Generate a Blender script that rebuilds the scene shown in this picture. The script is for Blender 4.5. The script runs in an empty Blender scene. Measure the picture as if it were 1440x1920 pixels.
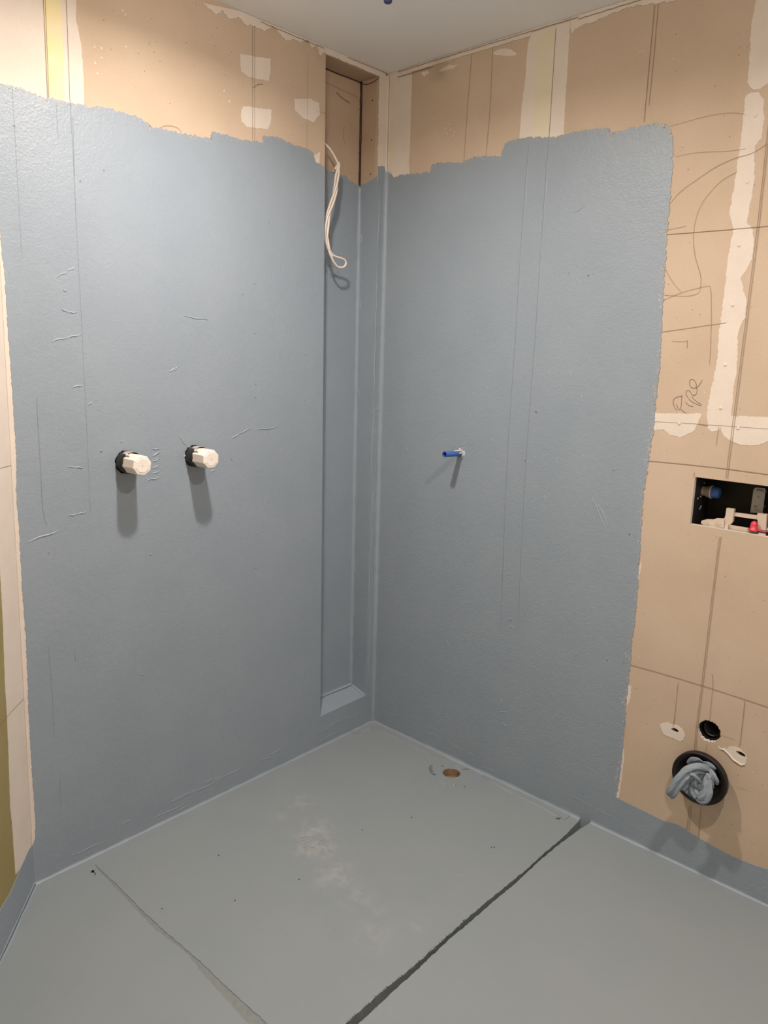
import bpy, bmesh, math, random
from mathutils import Vector, Matrix
from mathutils.geometry import delaunay_2d_cdt
import numpy as np

# ---------------------------------------------------------------- camera
C = bpy.context.scene.collection
scene = bpy.context.scene
cam_data = bpy.data.cameras.new('camera')
cam = bpy.data.objects.new('camera', cam_data)
C.objects.link(cam)
cam_data.sensor_fit = 'VERTICAL'
cam_data.sensor_height = 36.0
cam_data.lens = 1415.07 * 36.0 / 1920.0
cam_data.clip_start = 0.02
RX = (0.73236799, 0.68043398, 0.02543062)
UP = (-0.1584029, 0.13393179, 0.97824884)
FW = (-0.66222779, 0.72046642, -0.20587008)
cam.matrix_world = Matrix(((RX[0], UP[0], -FW[0], 1.93234), (RX[1], UP[1], -FW[1], -2.06834), (RX[2], UP[2], -FW[2], 1.46493), (0, 0, 0, 1)))
scene.camera = cam

# ---------------------------------------------------------------- world and lights
world = bpy.data.worlds.new('world')
scene.world = world
world.use_nodes = True
world.node_tree.nodes['Background'].inputs[0].default_value = (0.01, 0.01, 0.01, 1)
world.node_tree.nodes['Background'].inputs[1].default_value = 0.0
CEIL = 2.4
LAMPS = [(0.665, -1.01, 0.97), (1.83, -1.00, 0.74)]      # x, y, strength of the two ceiling downlights
LAMP_W = 23.0
LAMP_COL = (1.0, 0.915, 0.845)
for lx, ly, k in LAMPS:
    ld = bpy.data.lights.new('downlight_beam', 'AREA')
    ld.shape = 'DISK'
    ld.size = 0.075
    ld.energy = LAMP_W * k
    ld.color = LAMP_COL
    ld.spread = math.radians(163)
    lo = bpy.data.objects.new('downlight_beam', ld)
    lo.location = (lx, ly, CEIL - 0.034)
    C.objects.link(lo)
# added soft fill behind the camera, not a lamp of the room
rd = bpy.data.lights.new('fill_light', 'AREA')
rd.shape = 'DISK'
rd.size = 0.5
rd.energy = 5.0
rd.color = LAMP_COL
ro = bpy.data.objects.new('fill_light', rd)
ro.location = (2.45, -2.75, 2.36)
C.objects.link(ro)

scene.view_settings.view_transform = 'Standard'
scene.view_settings.look = 'None'
scene.view_settings.gamma = 1.0
scene.view_settings.use_curve_mapping = False
scene.view_settings.exposure = -0.27

# ---------------------------------------------------------------- materials
def nmat(name):
    m = bpy.data.materials.new(name)
    m.use_nodes = True
    nt = m.node_tree
    return m, nt, nt.nodes['Principled BSDF']

def add(nt, typ, **kw):
    n = nt.nodes.new(typ)
    for k, v in kw.items():
        setattr(n, k, v)
    return n

def noise(nt, coord, scale, detail=3.0, rough=0.55):
    n = add(nt, 'ShaderNodeTexNoise')
    n.inputs['Scale'].default_value = scale
    n.inputs['Detail'].default_value = detail
    n.inputs['Roughness'].default_value = rough
    nt.links.new(coord, n.inputs['Vector'])
    return n

def surface(name, col, col2=None, rough=0.6, mottle=4.0, bumps=(), spec=0.4, speck=None, grain=None, lo=0.35, hi=0.65):
    """Procedural surface: mottled base colour, optional fine grain, optional dark specks, layered noise bumps (scale, strength, distance)."""
    m, nt, b = nmat(name)
    tc = add(nt, 'ShaderNodeTexCoord')
    co = tc.outputs['Object']
    b.inputs['Roughness'].default_value = rough
    b.inputs['Specular IOR Level'].default_value = spec
    out = None
    rgb = add(nt, 'ShaderNodeMix', data_type='RGBA')
    rgb.inputs['A'].default_value = (*col, 1)
    rgb.inputs['B'].default_value = (*(col2 or col), 1)
    n = noise(nt, co, mottle, 4)
    mr = add(nt, 'ShaderNodeMapRange')
    mr.inputs['From Min'].default_value = lo
    mr.inputs['From Max'].default_value = hi
    nt.links.new(n.outputs['Fac'], mr.inputs['Value'])
    nt.links.new(mr.outputs['Result'], rgb.inputs['Factor'])
    out = rgb.outputs['Result']
    if grain:
        g = noise(nt, co, grain[0], 2)
        gm = add(nt, 'ShaderNodeMapRange')
        gm.inputs['From Min'].default_value = 0.25
        gm.inputs['From Max'].default_value = 0.75
        gm.inputs['To Min'].default_value = 1 - grain[1]
        gm.inputs['To Max'].default_value = 1 + grain[1]
        nt.links.new(g.outputs['Fac'], gm.inputs['Value'])
        mx = add(nt, 'ShaderNodeVectorMath', operation='SCALE')
        nt.links.new(out, mx.inputs[0])
        nt.links.new(gm.outputs['Result'], mx.inputs['Scale'])
        out = mx.outputs['Vector']
    if speck:
        scale, thr, sc = speck
        v = add(nt, 'ShaderNodeTexVoronoi')
        v.inputs['Scale'].default_value = scale
        nt.links.new(co, v.inputs['Vector'])
        # only some cells carry a speck
        sep = add(nt, 'ShaderNodeSeparateColor')
        nt.links.new(v.outputs['Color'], sep.inputs['Color'])
        keep = add(nt, 'ShaderNodeMath', operation='LESS_THAN')
        keep.inputs[1].default_value = 0.16
        nt.links.new(sep.outputs['Red'], keep.inputs[0])
        near = add(nt, 'ShaderNodeMath', operation='LESS_THAN')
        near.inputs[1].default_value = thr
        nt.links.new(v.outputs['Distance'], near.inputs[0])
        mul = add(nt, 'ShaderNodeMath', operation='MULTIPLY')
        nt.links.new(keep.outputs[0], mul.inputs[0])
        nt.links.new(near.outputs[0], mul.inputs[1])
        m2 = add(nt, 'ShaderNodeMix', data_type='RGBA')
        m2.inputs['B'].default_value = (*sc, 1)
        nt.links.new(mul.outputs[0], m2.inputs['Factor'])
        nt.links.new(out, m2.inputs['A'])
        out = m2.outputs['Result']
    nt.links.new(out, b.inputs['Base Color'])
    prev = None
    for scale, strength, dist in bumps:
        nb = noise(nt, co, scale, 3)
        bp = add(nt, 'ShaderNodeBump')
        bp.inputs['Strength'].default_value = strength
        bp.inputs['Distance'].default_value = dist
        nt.links.new(nb.outputs['Fac'], bp.inputs['Height'])
        if prev:
            nt.links.new(prev, bp.inputs['Normal'])
        prev = bp.outputs['Normal']
    if prev:
        nt.links.new(prev, b.inputs['Normal'])
    return m

def plain(name, col, rough=0.5, spec=0.5, metal=0.0, bump=None, emit=None):
    m, nt, b = nmat(name)
    tc = add(nt, 'ShaderNodeTexCoord')
    n = noise(nt, tc.outputs['Object'], 60, 3)
    mix = add(nt, 'ShaderNodeMix', data_type='RGBA')
    mix.inputs['A'].default_value = (*[c * 0.92 for c in col], 1)
    mix.inputs['B'].default_value = (*[min(1, c * 1.08) for c in col], 1)
    nt.links.new(n.outputs['Fac'], mix.inputs['Factor'])
    nt.links.new(mix.outputs['Result'], b.inputs['Base Color'])
    b.inputs['Roughness'].default_value = rough
    b.inputs['Specular IOR Level'].default_value = spec
    b.inputs['Metallic'].default_value = metal
    if bump:
        nb = noise(nt, tc.outputs['Object'], bump[0], 3)
        bp = add(nt, 'ShaderNodeBump')
        bp.inputs['Strength'].default_value = bump[1]
        bp.inputs['Distance'].default_value = bump[2]
        nt.links.new(nb.outputs['Fac'], bp.inputs['Height'])
        nt.links.new(bp.outputs['Normal'], b.inputs['Normal'])
    if emit:
        b.inputs['Emission Color'].default_value = (*col, 1)
        b.inputs['Emission Strength'].default_value = emit
    return m

BLUE = (0.258, 0.301, 0.349)
M = {}
M['membrane'] = surface('membrane', BLUE, (BLUE[0] * 1.06, BLUE[1] * 1.05, BLUE[2] * 1.04), rough=0.42, mottle=5, bumps=((190, 0.30, 0.003), (45, 0.16, 0.005)), spec=0.45, grain=(500, 0.03))
M['membrane_floor'] = surface('membrane_floor', (0.235, 0.264, 0.278), (0.245, 0.270, 0.281), rough=0.55, mottle=4, bumps=((400, 0.10, 0.0015), (30, 0.08, 0.003)), spec=0.4, grain=(600, 0.03))
M['groove'] = surface('groove_coat', (0.195, 0.212, 0.212), (0.225, 0.240, 0.238), rough=0.7, mottle=60, bumps=((150, 0.5, 0.004),), spec=0.3)
M['board'] = surface('paper_board', (0.520, 0.398, 0.293), (0.560, 0.435, 0.328), rough=0.85, mottle=5, bumps=((500, 0.10, 0.001),), spec=0.15, grain=(260, 0.05), speck=(42, 0.055, (0.20, 0.14, 0.09)))
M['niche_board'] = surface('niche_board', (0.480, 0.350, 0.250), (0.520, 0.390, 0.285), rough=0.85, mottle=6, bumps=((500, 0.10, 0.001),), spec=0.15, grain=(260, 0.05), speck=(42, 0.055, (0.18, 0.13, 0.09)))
M['green_board'] = surface('green_board', (0.300, 0.245, 0.105), (0.330, 0.270, 0.125), rough=0.85, mottle=5, spec=0.15, grain=(260, 0.05), bumps=((500, 0.1, 0.001),))
M['filler'] = surface('joint_filler', (0.680, 0.590, 0.510), (0.710, 0.620, 0.540), rough=0.8, mottle=14, bumps=((120, 0.10, 0.002), (20, 0.08, 0.004)), spec=0.2, grain=(200, 0.02))
M['tape'] = surface('yellow_tape', (0.760, 0.640, 0.330), (0.740, 0.640, 0.430), rough=0.75, mottle=16, spec=0.2)
M['tape_pale'] = surface('pale_tape', (0.690, 0.595, 0.440), (0.700, 0.610, 0.480), rough=0.75, mottle=16, spec=0.2)
M['pencil'] = plain('pencil', (0.16, 0.11, 0.075), 0.7, 0.2)
M['pencil_faint'] = plain('pencil_faint', (0.27, 0.19, 0.13), 0.7, 0.2)
M['crease'] = plain('membrane_crease', (0.20, 0.225, 0.245), 0.6, 0.3)
M['sealant'] = plain('dark_sealant', (0.075, 0.045, 0.035), 0.5, 0.3)
M['ceiling'] = surface('ceiling_paint', (0.90, 0.90, 0.90), (0.91, 0.91, 0.91), rough=0.8, mottle=3, bumps=((180, 0.10, 0.002),), spec=0.2)
M['white_wall'] = surface('white_wall', (0.78, 0.75, 0.72), (0.80, 0.77, 0.74), rough=0.8, mottle=3, spec=0.2)
M['board_core'] = plain('board_core', (0.62, 0.56, 0.50), 0.85, 0.15)
M['hole_shade_dirt'] = plain('hole_shade_dirt', (0.012, 0.009, 0.008), 0.9, 0.1)  # near-black: shade inside holes put into the colour, also real floor debris
M['black_plastic'] = plain('black_plastic', (0.016, 0.014, 0.014), 0.45, 0.4)
M['soil_black'] = plain('soil_black', (0.016, 0.012, 0.011), 0.5, 0.35)
M['black_tape'] = plain('black_tape', (0.022, 0.021, 0.022), 0.35, 0.5, bump=(90, 0.3, 0.002))
M['white_plastic'] = plain('white_plastic', (0.80, 0.72, 0.65), 0.4, 0.45)
M['cross_grey'] = plain('cross_grey', (0.62, 0.55, 0.48), 0.5, 0.3)
M['fitting_grey'] = plain('fitting_grey', (0.40, 0.37, 0.35), 0.4, 0.5)
M['cream_plastic'] = plain('cream_plastic', (0.60, 0.49, 0.39), 0.5, 0.4)
M['label_grey'] = plain('label_grey', (0.62, 0.58, 0.54), 0.5, 0.3)
M['blue_plastic'] = plain('blue_plastic', (0.045, 0.135, 0.42), 0.35, 0.5)
M['navy_plastic'] = plain('navy_plastic', (0.035, 0.05, 0.16), 0.35, 0.5)
M['red_plastic'] = plain('red_plastic', (0.60, 0.035, 0.06), 0.4, 0.5)
M['cable_white'] = plain('cable_white', (0.78, 0.68, 0.60), 0.45, 0.4)
M['sealant_grey'] = plain('sealant_grey', (0.56, 0.55, 0.54), 0.5, 0.4, bump=(300, 0.3, 0.002))
M['rag_cloth'] = surface('rag_cloth', (0.235, 0.275, 0.320), (0.265, 0.305, 0.350), rough=0.95, mottle=30, bumps=((900, 0.35, 0.001), (60, 0.3, 0.004)), spec=0.1)
M['drain_brown'] = surface('drain_brown', (0.30, 0.19, 0.10), (0.20, 0.14, 0.09), rough=0.7, mottle=60)
M['shoe_dirt'] = plain('shoe_dirt', (0.275, 0.26, 0.24), 0.9, 0.1)
M['diffuser'] = plain('diffuser', (1.0, 0.9, 0.8), 0.5, 0.2, emit=310.0)
def tray_material():
    """Floor coat with a dusty smear: soft blobs broken up by noise."""
    m = M['membrane_floor'].copy(); m.name = 'tray_coat'
    nt = m.node_tree
    b = nt.nodes['Principled BSDF']
    src = b.inputs['Base Color'].links[0].from_socket
    tc = [n for n in nt.nodes if n.type == 'TEX_COORD'][0].outputs['Object']
    total = None
    # centre, radius, amount of the dusty spots (metres on the tray)
    for cx, cy, r, amt in ((0.225, -0.58, 0.07, 0.45), (0.235, -0.68, 0.05, 0.25), (0.37, -0.655, 0.10, 0.55), (0.43, -0.70, 0.10, 0.75), (0.56, -0.75, 0.10, 0.5), (0.67, -0.77, 0.08, 0.4), (0.745, -0.775, 0.045, 0.35), (0.86, -0.72, 0.04, 0.5), (0.80, -0.83, 0.09, 0.3)):
        sub = add(nt, 'ShaderNodeVectorMath', operation='DISTANCE')
        flat = add(nt, 'ShaderNodeVectorMath', operation='MULTIPLY'); flat.inputs[1].default_value = (1, 1, 0)
        nt.links.new(tc, flat.inputs[0]); nt.links.new(flat.outputs[0], sub.inputs[0]); sub.inputs[1].default_value = (cx, cy, 0)
        mr = add(nt, 'ShaderNodeMapRange', interpolation_type='SMOOTHSTEP')
        mr.inputs['From Min'].default_value = r; mr.inputs['From Max'].default_value = r * 0.1
        mr.inputs['To Min'].default_value = 0; mr.inputs['To Max'].default_value = amt * 0.95
        nt.links.new(sub.outputs['Value'], mr.inputs['Value'])
        if total is None: total = mr.outputs['Result']
        else:
            mx = add(nt, 'ShaderNodeMath', operation='MAXIMUM')
            nt.links.new(total, mx.inputs[0]); nt.links.new(mr.outputs['Result'], mx.inputs[1]); total = mx.outputs[0]
    nz = noise(nt, tc, 26, 6, 0.65)
    nm = add(nt, 'ShaderNodeMapRange'); nm.inputs['From Min'].default_value = 0.42; nm.inputs['From Max'].default_value = 0.66
    nt.links.new(nz.outputs['Fac'], nm.inputs['Value'])
    mul = add(nt, 'ShaderNodeMath', operation='MULTIPLY')
    nt.links.new(total, mul.inputs[0]); nt.links.new(nm.outputs['Result'], mul.inputs[1])
    mix = add(nt, 'ShaderNodeMix', data_type='RGBA')
    mix.inputs['B'].default_value = (0.42, 0.41, 0.395, 1)
    nt.links.new(mul.outputs[0], mix.inputs['Factor']); nt.links.new(src, mix.inputs['A'])
    nt.links.new(mix.outputs['Result'], b.inputs['Base Color'])
    return m
M['tray'] = tray_material()
# measured outlines, in metres on each surface (left wall: distance from corner, height; right wall: x, height; floor: x, y)
L_top = [(1.3296,2.0362),(1.2948,2.0427),(1.2796,2.0432),(1.251,2.0447),(1.2268,2.0427),(1.2024,2.0371),(1.186,2.0376),(1.1601,2.0414),(1.1339,2.0417),(1.0976,2.0442),(1.0841,2.0413),(1.0559,2.0503),(1.0188,2.0527),(0.9794,2.0491),(0.9494,2.0495),(0.9236,2.0424),(0.9146,2.0352),(0.8605,2.0363),(0.8058,2.0399),(0.7543,2.041),(0.7278,2.0451),(0.7256,2.0622),(0.6768,2.0641),(0.6322,2.062),(0.5822,2.0679),(0.5446,2.0711),(0.5424,2.0893),(0.4875,2.0977),(0.4456,2.0912),(0.3806,2.0874),(0.3426,2.0839),(0.3355,2.0584),(0.2892,2.0462)]
L_left = [(1.3188,1.7256),(1.3185,1.6661),(1.3161,1.618),(1.3185,1.5197),(1.3183,1.4067),(1.3198,1.3168),(1.3202,1.225),(1.3224,1.1586),(1.3276,1.1052),(1.3277,0.9955),(1.3298,0.9118),(1.3319,0.8268),(1.331,0.7249),(1.3342,0.622),(1.3388,0.5175),(1.3407,0.41),(1.3427,0.3003),(1.3423,0.2034),(1.3466,0.14)]
N_back = [(0.2061,2.076),(0.1687,2.0624),(0.1101,2.0641),(0.1021,2.0516),(0.0383,2.0413)]
R_top = [(0.0225,2.0731),(0.0197,2.0821),(0.0355,2.0628),(0.0651,2.0676),(0.1091,2.0637),(0.2034,2.0598),(0.207,2.0792),(0.2363,2.0834),(0.3335,2.07),(0.3752,2.08),(0.4833,2.0692),(0.4948,2.101),(0.5195,2.1078),(0.563,2.1084),(0.6551,2.0953),(0.6973,2.093),(0.748,2.0975),(0.7979,2.0935),(0.8384,2.0896),(0.8424,2.0808),(0.8633,2.076),(0.9033,2.0776),(0.9511,2.0789),(0.97,2.081),(0.9996,2.0734)]
R_right = [(0.9996,2.0734),(1.0155,2.0578),(1.0267,2.0186),(1.0296,1.9648),(1.0327,1.8946),(1.0324,1.8427),(1.0336,1.7901),(1.0366,1.719),(1.037,1.6873),(1.041,1.6065),(1.0463,1.5117),(1.0494,1.453),(1.0484,1.3891),(1.0474,1.3244),(1.0515,1.2697),(1.0455,1.2376),(1.0446,1.1846),(1.0392,1.1134),(1.0393,1.0497),(1.0418,0.9761),(1.0461,0.8843),(1.0473,0.8393),(1.0501,0.7616),(1.0497,0.6986),(1.0471,0.6409),(1.0499,0.5774),(1.0477,0.4961),(1.0485,0.4355),(1.0502,0.3641),(1.0522,0.2901),(1.0511,0.2102),(1.0464,0.1294)]
R_band = [(1.0464,0.1294),(1.1386,0.1245),(1.1953,0.1209),(1.2443,0.1286),(1.2893,0.1174),(1.3109,0.116),(1.3524,0.1077),(1.4026,0.1046),(1.4656,0.1092),(1.4877,0.1309)]
PL_small = [[(0.6226,2.2892),(0.5127,2.3052),(0.5129,2.2736),(0.5191,2.2447),(0.5915,2.2362),(0.6197,2.2429)],[(0.6117,2.1549),(0.5096,2.1684),(0.5139,2.1322),(0.5221,2.1112),(0.601,2.1016),(0.6219,2.1128),(0.6214,2.1413)],[(0.4201,2.2205),(0.3593,2.235),(0.319,2.2323),(0.3142,2.2025),(0.341,2.1716),(0.3876,2.1736),(0.4179,2.188)],[(0.3402,2.0733),(0.3243,2.0827),(0.3129,2.0897),(0.315,2.0654),(0.3193,2.0359),(0.3263,2.0506)]]
PL_big = [(1.1027,2.2742),(1.1063,2.2352),(1.0964,2.18),(1.0944,2.1216),(1.0968,2.0347)]
PL_yel = [(1.1832,2.2486),(1.1846,2.0204),(1.1452,2.0295),(1.1383,2.2629)]
PL_ceil = [(0.8274,2.3679),(0.7784,2.3746),(0.7448,2.3787),(0.7057,2.3648),(0.6807,2.3817),(0.6578,2.3661),(0.6266,2.3809),(0.6027,2.3718),(0.5705,2.3745),(0.5397,2.3724),(0.5001,2.3954),(0.4659,2.3769),(0.4495,2.3687),(0.4308,2.3841),(0.397,2.3821),(0.367,2.3981),(0.3538,2.3796),(0.3318,2.3932),(0.316,2.3705),(0.2935,2.3843)]
PL_specks = [(0.9755,2.2822),(0.9777,2.2075),(1.0623,2.1837),(1.0442,2.1864),(1.0454,2.1645),(1.0586,2.1261),(0.9824,2.2885),(1.063,2.1478),(0.6621,2.1558),(0.6798,2.1792)]
LL = [(1.2,[(1.1829,2.2709),(1.1874,2.0361)]),(1.2,[(1.1785,2.2723),(1.1843,2.0345)]),(1,[(1.1277,2.2889),(1.1326,2.042)]),(1,[(0.5781,2.3764),(0.5821,2.0694)]),(1,[(0.5705,2.3759),(0.5743,2.0695)]),(0.7,[(0.3667,2.3611),(0.3695,2.0911)]),(1.6,[(0.5784,2.2112),(0.5608,2.2241),(0.5411,2.2305)]),(0.7,[(0.3301,2.2051),(0.2867,2.2087)]),(0.7,[(0.8877,2.0371),(0.8714,2.0459),(0.8469,2.0499),(0.8306,2.0467),(0.8226,2.039)])]
LP = [(1.2,[(1.1327,2.0408),(1.1326,1.9116),(1.1344,1.7455)]),(0.8,[(1.1279,2.0096),(1.1321,1.8748)]),(0.8,[(1.1344,1.7455),(1.1345,1.5814),(1.1358,1.3662),(1.1376,1.1842),(1.1394,1.0219)]),(1.2,[(1.262,1.3321),(1.2628,1.2616),(1.2639,1.1668),(1.2655,1.0841),(1.2638,1.0278),(1.2569,1.007)]),(0.7,[(1.1674,2.0279),(1.1671,1.9533)]),(0.9,[(1.2759,0.6786),(1.2751,0.6038),(1.2744,0.5263),(1.2776,0.4108)]),(0.9,[(1.2694,0.2848),(1.273,0.2039)]),(0.6,[(1.2688,2.0459),(1.2731,1.7194),(1.2741,1.6707)])]
LW = [[(1.1918,1.6301),(1.1666,1.6438)],[(1.1637,1.6466),(1.1425,1.6576)],[(1.1859,1.5534),(1.1686,1.5452)],[(1.1686,1.5452),(1.145,1.5465)],[(1.1915,1.1533),(1.1745,1.1503)],[(1.1745,1.1503),(1.1529,1.1469)],[(1.1996,1.023),(1.1749,1.0239)],[(1.1749,1.0239),(1.1526,1.0267)],[(1.169,1.3585),(1.1402,1.3635)],[(1.2167,1.4727),(1.1753,1.4832)],[(1.1753,1.4832),(1.1399,1.491)],[(0.8861,1.3978),(0.8616,1.4083)],[(0.8689,1.3992),(0.8562,1.4128)],[(0.8305,1.5534),(0.7499,1.547)],[(1.1303,1.3107),(1.1181,1.3187)],[(0.6735,1.1944),(0.645,1.2076)],[(0.645,1.2076),(0.5995,1.2218)],[(0.5785,1.2155),(0.4916,1.2194)],[(0.8597,1.2125),(0.8374,1.1828)],[(0.8374,1.1828),(0.8195,1.1752)],[(0.9506,1.1817),(0.9253,1.1798)],[(0.9481,1.1617),(0.9223,1.1704)],[(0.9488,1.1449),(0.9248,1.1521)],[(0.9496,1.1265),(0.9255,1.1336)],[(0.9502,1.1112),(0.9262,1.1151)],[(0.9661,1.0943),(0.9287,1.0966)],[(1.2589,0.9358),(1.2564,0.931)],[(0.6827,1.1368),(0.6709,1.1258)],[(0.8475,1.1504),(0.8309,1.1601)],[(0.7523,1.0967),(0.7386,1.1036)],[(1.311,0.9704),(1.2275,0.9868)],[(1.2046,0.6526),(1.2054,0.6139)]]
Lnub = [(0.5755,1.972),(0.373,1.9071),(0.5221,1.8452),(0.3676,1.7547),(0.5773,1.6631),(0.369,1.5992),(0.5791,1.515),(0.3706,1.4535),(0.5768,1.3598),(0.5773,1.3182),(0.3721,1.3043),(0.624,1.6282),(0.9637,0.8738),(0.9199,0.6919),(0.5839,0.7596),(0.5803,0.8769),(0.3746,0.8251),(0.5875,0.4547),(0.5957,0.1486),(0.384,0.0891),(1.0052,0.5126),(0.7229,0.2069),(0.6584,0.1785),(1.0373,1.2073),(1.0986,1.1869),(1.1723,1.597)]
Lpit = [(1.054,1.9011),(1.1177,1.8649),(1.1723,1.597),(1.0987,1.1855),(1.2703,1.9595)]
PR_corner = [(0.1065,2.3968),(0.1073,2.3789),(0.1071,2.3302),(0.1059,2.2485),(0.1071,2.1651),(0.1047,2.11),(0.1097,2.05)]
PR_strip = [(0.5625,2.4082),(0.5645,2.3825),(0.5569,2.3631),(0.5548,2.2677),(0.5479,2.1861),(0.5463,2.1051),(0.5956,2.0945),(0.6503,2.0889),(0.6978,2.0872),(0.6958,2.1934),(0.6949,2.2851),(0.6938,2.3968)]
PR_yel = [(0.5864,2.3788),(0.5916,2.098),(0.6467,2.0894),(0.6439,2.3845)]
PR_ceil = [(0.1072,2.3821),(0.3215,2.3834),(0.5645,2.3825)]
PR_ceil2 = [(0.6955,2.3762),(0.7022,2.357),(0.7243,2.3693),(0.7536,2.3702),(0.7978,2.3738),(0.869,2.3816),(0.936,2.3708),(0.9957,2.3639),(1.0669,2.3632)]
PR_patches = [[(1.197,2.3128),(1.1924,2.2807),(1.1898,2.2514),(1.1942,2.2143),(1.1961,2.1776),(1.196,2.1375),(1.198,2.1311),(1.2122,2.1153),(1.2284,2.1121),(1.2453,2.1217),(1.2547,2.1616),(1.2508,2.2311),(1.2576,2.3082),(1.2206,2.3247)],[(1.2044,2.1085),(1.1954,2.1007),(1.1972,2.0535),(1.1965,2.0062),(1.196,1.967),(1.1957,1.9263),(1.1912,1.8768),(1.1904,1.8275),(1.203,1.7971),(1.2017,1.7639),(1.1974,1.7099),(1.1991,1.6719),(1.1991,1.6258),(1.1982,1.5752),(1.1973,1.5362),(1.2,1.4765),(1.1976,1.4255),(1.1907,1.3765),(1.1898,1.3343),(1.1958,1.2937),(1.2053,1.2832),(1.2218,1.2846),(1.2287,1.2965),(1.2363,1.2775),(1.2554,1.2652),(1.2805,1.2565),(1.3071,1.255),(1.3298,1.26),(1.3488,1.2714),(1.3911,1.2822),(1.3847,1.3335),(1.3415,1.3315),(1.2509,1.3275),(1.253,1.3553),(1.2493,1.399),(1.2526,1.4385),(1.2507,1.4776),(1.2455,1.5217),(1.2472,1.5522),(1.2575,1.5745),(1.2564,1.6163),(1.2432,1.6518),(1.2355,1.6742),(1.2474,1.6929),(1.2558,1.718),(1.2579,1.7534),(1.2514,1.7866),(1.2351,1.8069),(1.2353,1.827),(1.2395,1.8651),(1.2403,1.9107),(1.2353,1.9529),(1.2327,1.9848),(1.2445,1.9987),(1.2462,2.045),(1.24,2.0864),(1.2269,2.1042)],[(1.0386,1.3208),(1.081,1.3223),(1.118,1.3235),(1.1538,1.3275),(1.1792,1.3293),(1.1709,1.3145),(1.1696,1.3001),(1.1604,1.2807),(1.1456,1.2707),(1.1248,1.2601),(1.0976,1.2649),(1.0751,1.2777),(1.0483,1.2709),(1.0394,1.2821)],[(1.0466,0.8957),(1.0526,0.8841),(1.0505,0.8401),(1.0457,0.839)],[(1.0451,0.5056),(1.0585,0.5066),(1.0592,0.4827),(1.0579,0.4614),(1.0529,0.4423),(1.0477,0.4439)],[(1.0525,0.3045),(1.0583,0.271),(1.0575,0.2166),(1.0558,0.1612),(1.0549,0.1332),(1.0449,0.1268),(1.049,0.1765),(1.0508,0.2499)],[(1.1562,0.4196),(1.1757,0.432),(1.1901,0.4306),(1.2085,0.4341),(1.2218,0.4258),(1.2298,0.4088),(1.2268,0.3941),(1.2198,0.3864),(1.1978,0.3879),(1.1786,0.3889),(1.167,0.393),(1.1592,0.4071)],[(1.322,0.4151),(1.3272,0.4074),(1.3384,0.4103),(1.3522,0.4029),(1.3664,0.3909),(1.3884,0.3839),(1.3975,0.3893),(1.4008,0.4083),(1.3969,0.4179),(1.3864,0.4248),(1.3788,0.4297),(1.3646,0.4305),(1.3526,0.4241),(1.3468,0.4121),(1.3406,0.4161),(1.3312,0.4107)],[(0.4373,2.3712),(0.4548,2.3717),(0.476,2.3713),(0.4975,2.3622),(0.5212,2.3468),(0.5121,2.3431),(0.497,2.3435),(0.4638,2.3537),(0.4339,2.3632)],[(0.222,2.3599),(0.2413,2.3668),(0.2651,2.3695),(0.3018,2.3617),(0.2765,2.3563),(0.2484,2.3575)],[(0.1471,2.3706),(0.1698,2.3739),(0.1815,2.3651),(0.1592,2.357)]]
PR_nubs = [(1.2237,1.608),(1.2217,1.4579),(1.223,1.3464),(1.1193,1.2975),(1.2731,1.2974),(1.2239,1.9016),(1.2223,1.7534),(1.2245,2.0535)]
PR_specks = [(0.2577,2.1837),(0.2651,2.1681),(0.28,2.1769),(0.292,2.1558),(0.2746,2.1953),(0.2248,2.1746),(0.2823,2.2524),(0.2089,2.2225),(0.2957,2.168),(0.2751,2.1473),(0.2463,2.1904),(0.9104,2.2633),(0.9207,2.2635),(1.2276,1.9649),(1.2323,1.957),(1.0089,2.2786),(1.0032,2.2277),(1.0724,0.6029),(1.1354,1.3649),(1.2139,1.4138),(1.1785,1.3857),(1.1086,0.3897),(1.1179,0.3966),(1.4093,0.383),(1.4198,0.3763),(1.4276,0.3684),(1.4484,0.1601),(1.4514,0.1583),(1.1139,1.1522),(1.149,1.6258)]
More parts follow.
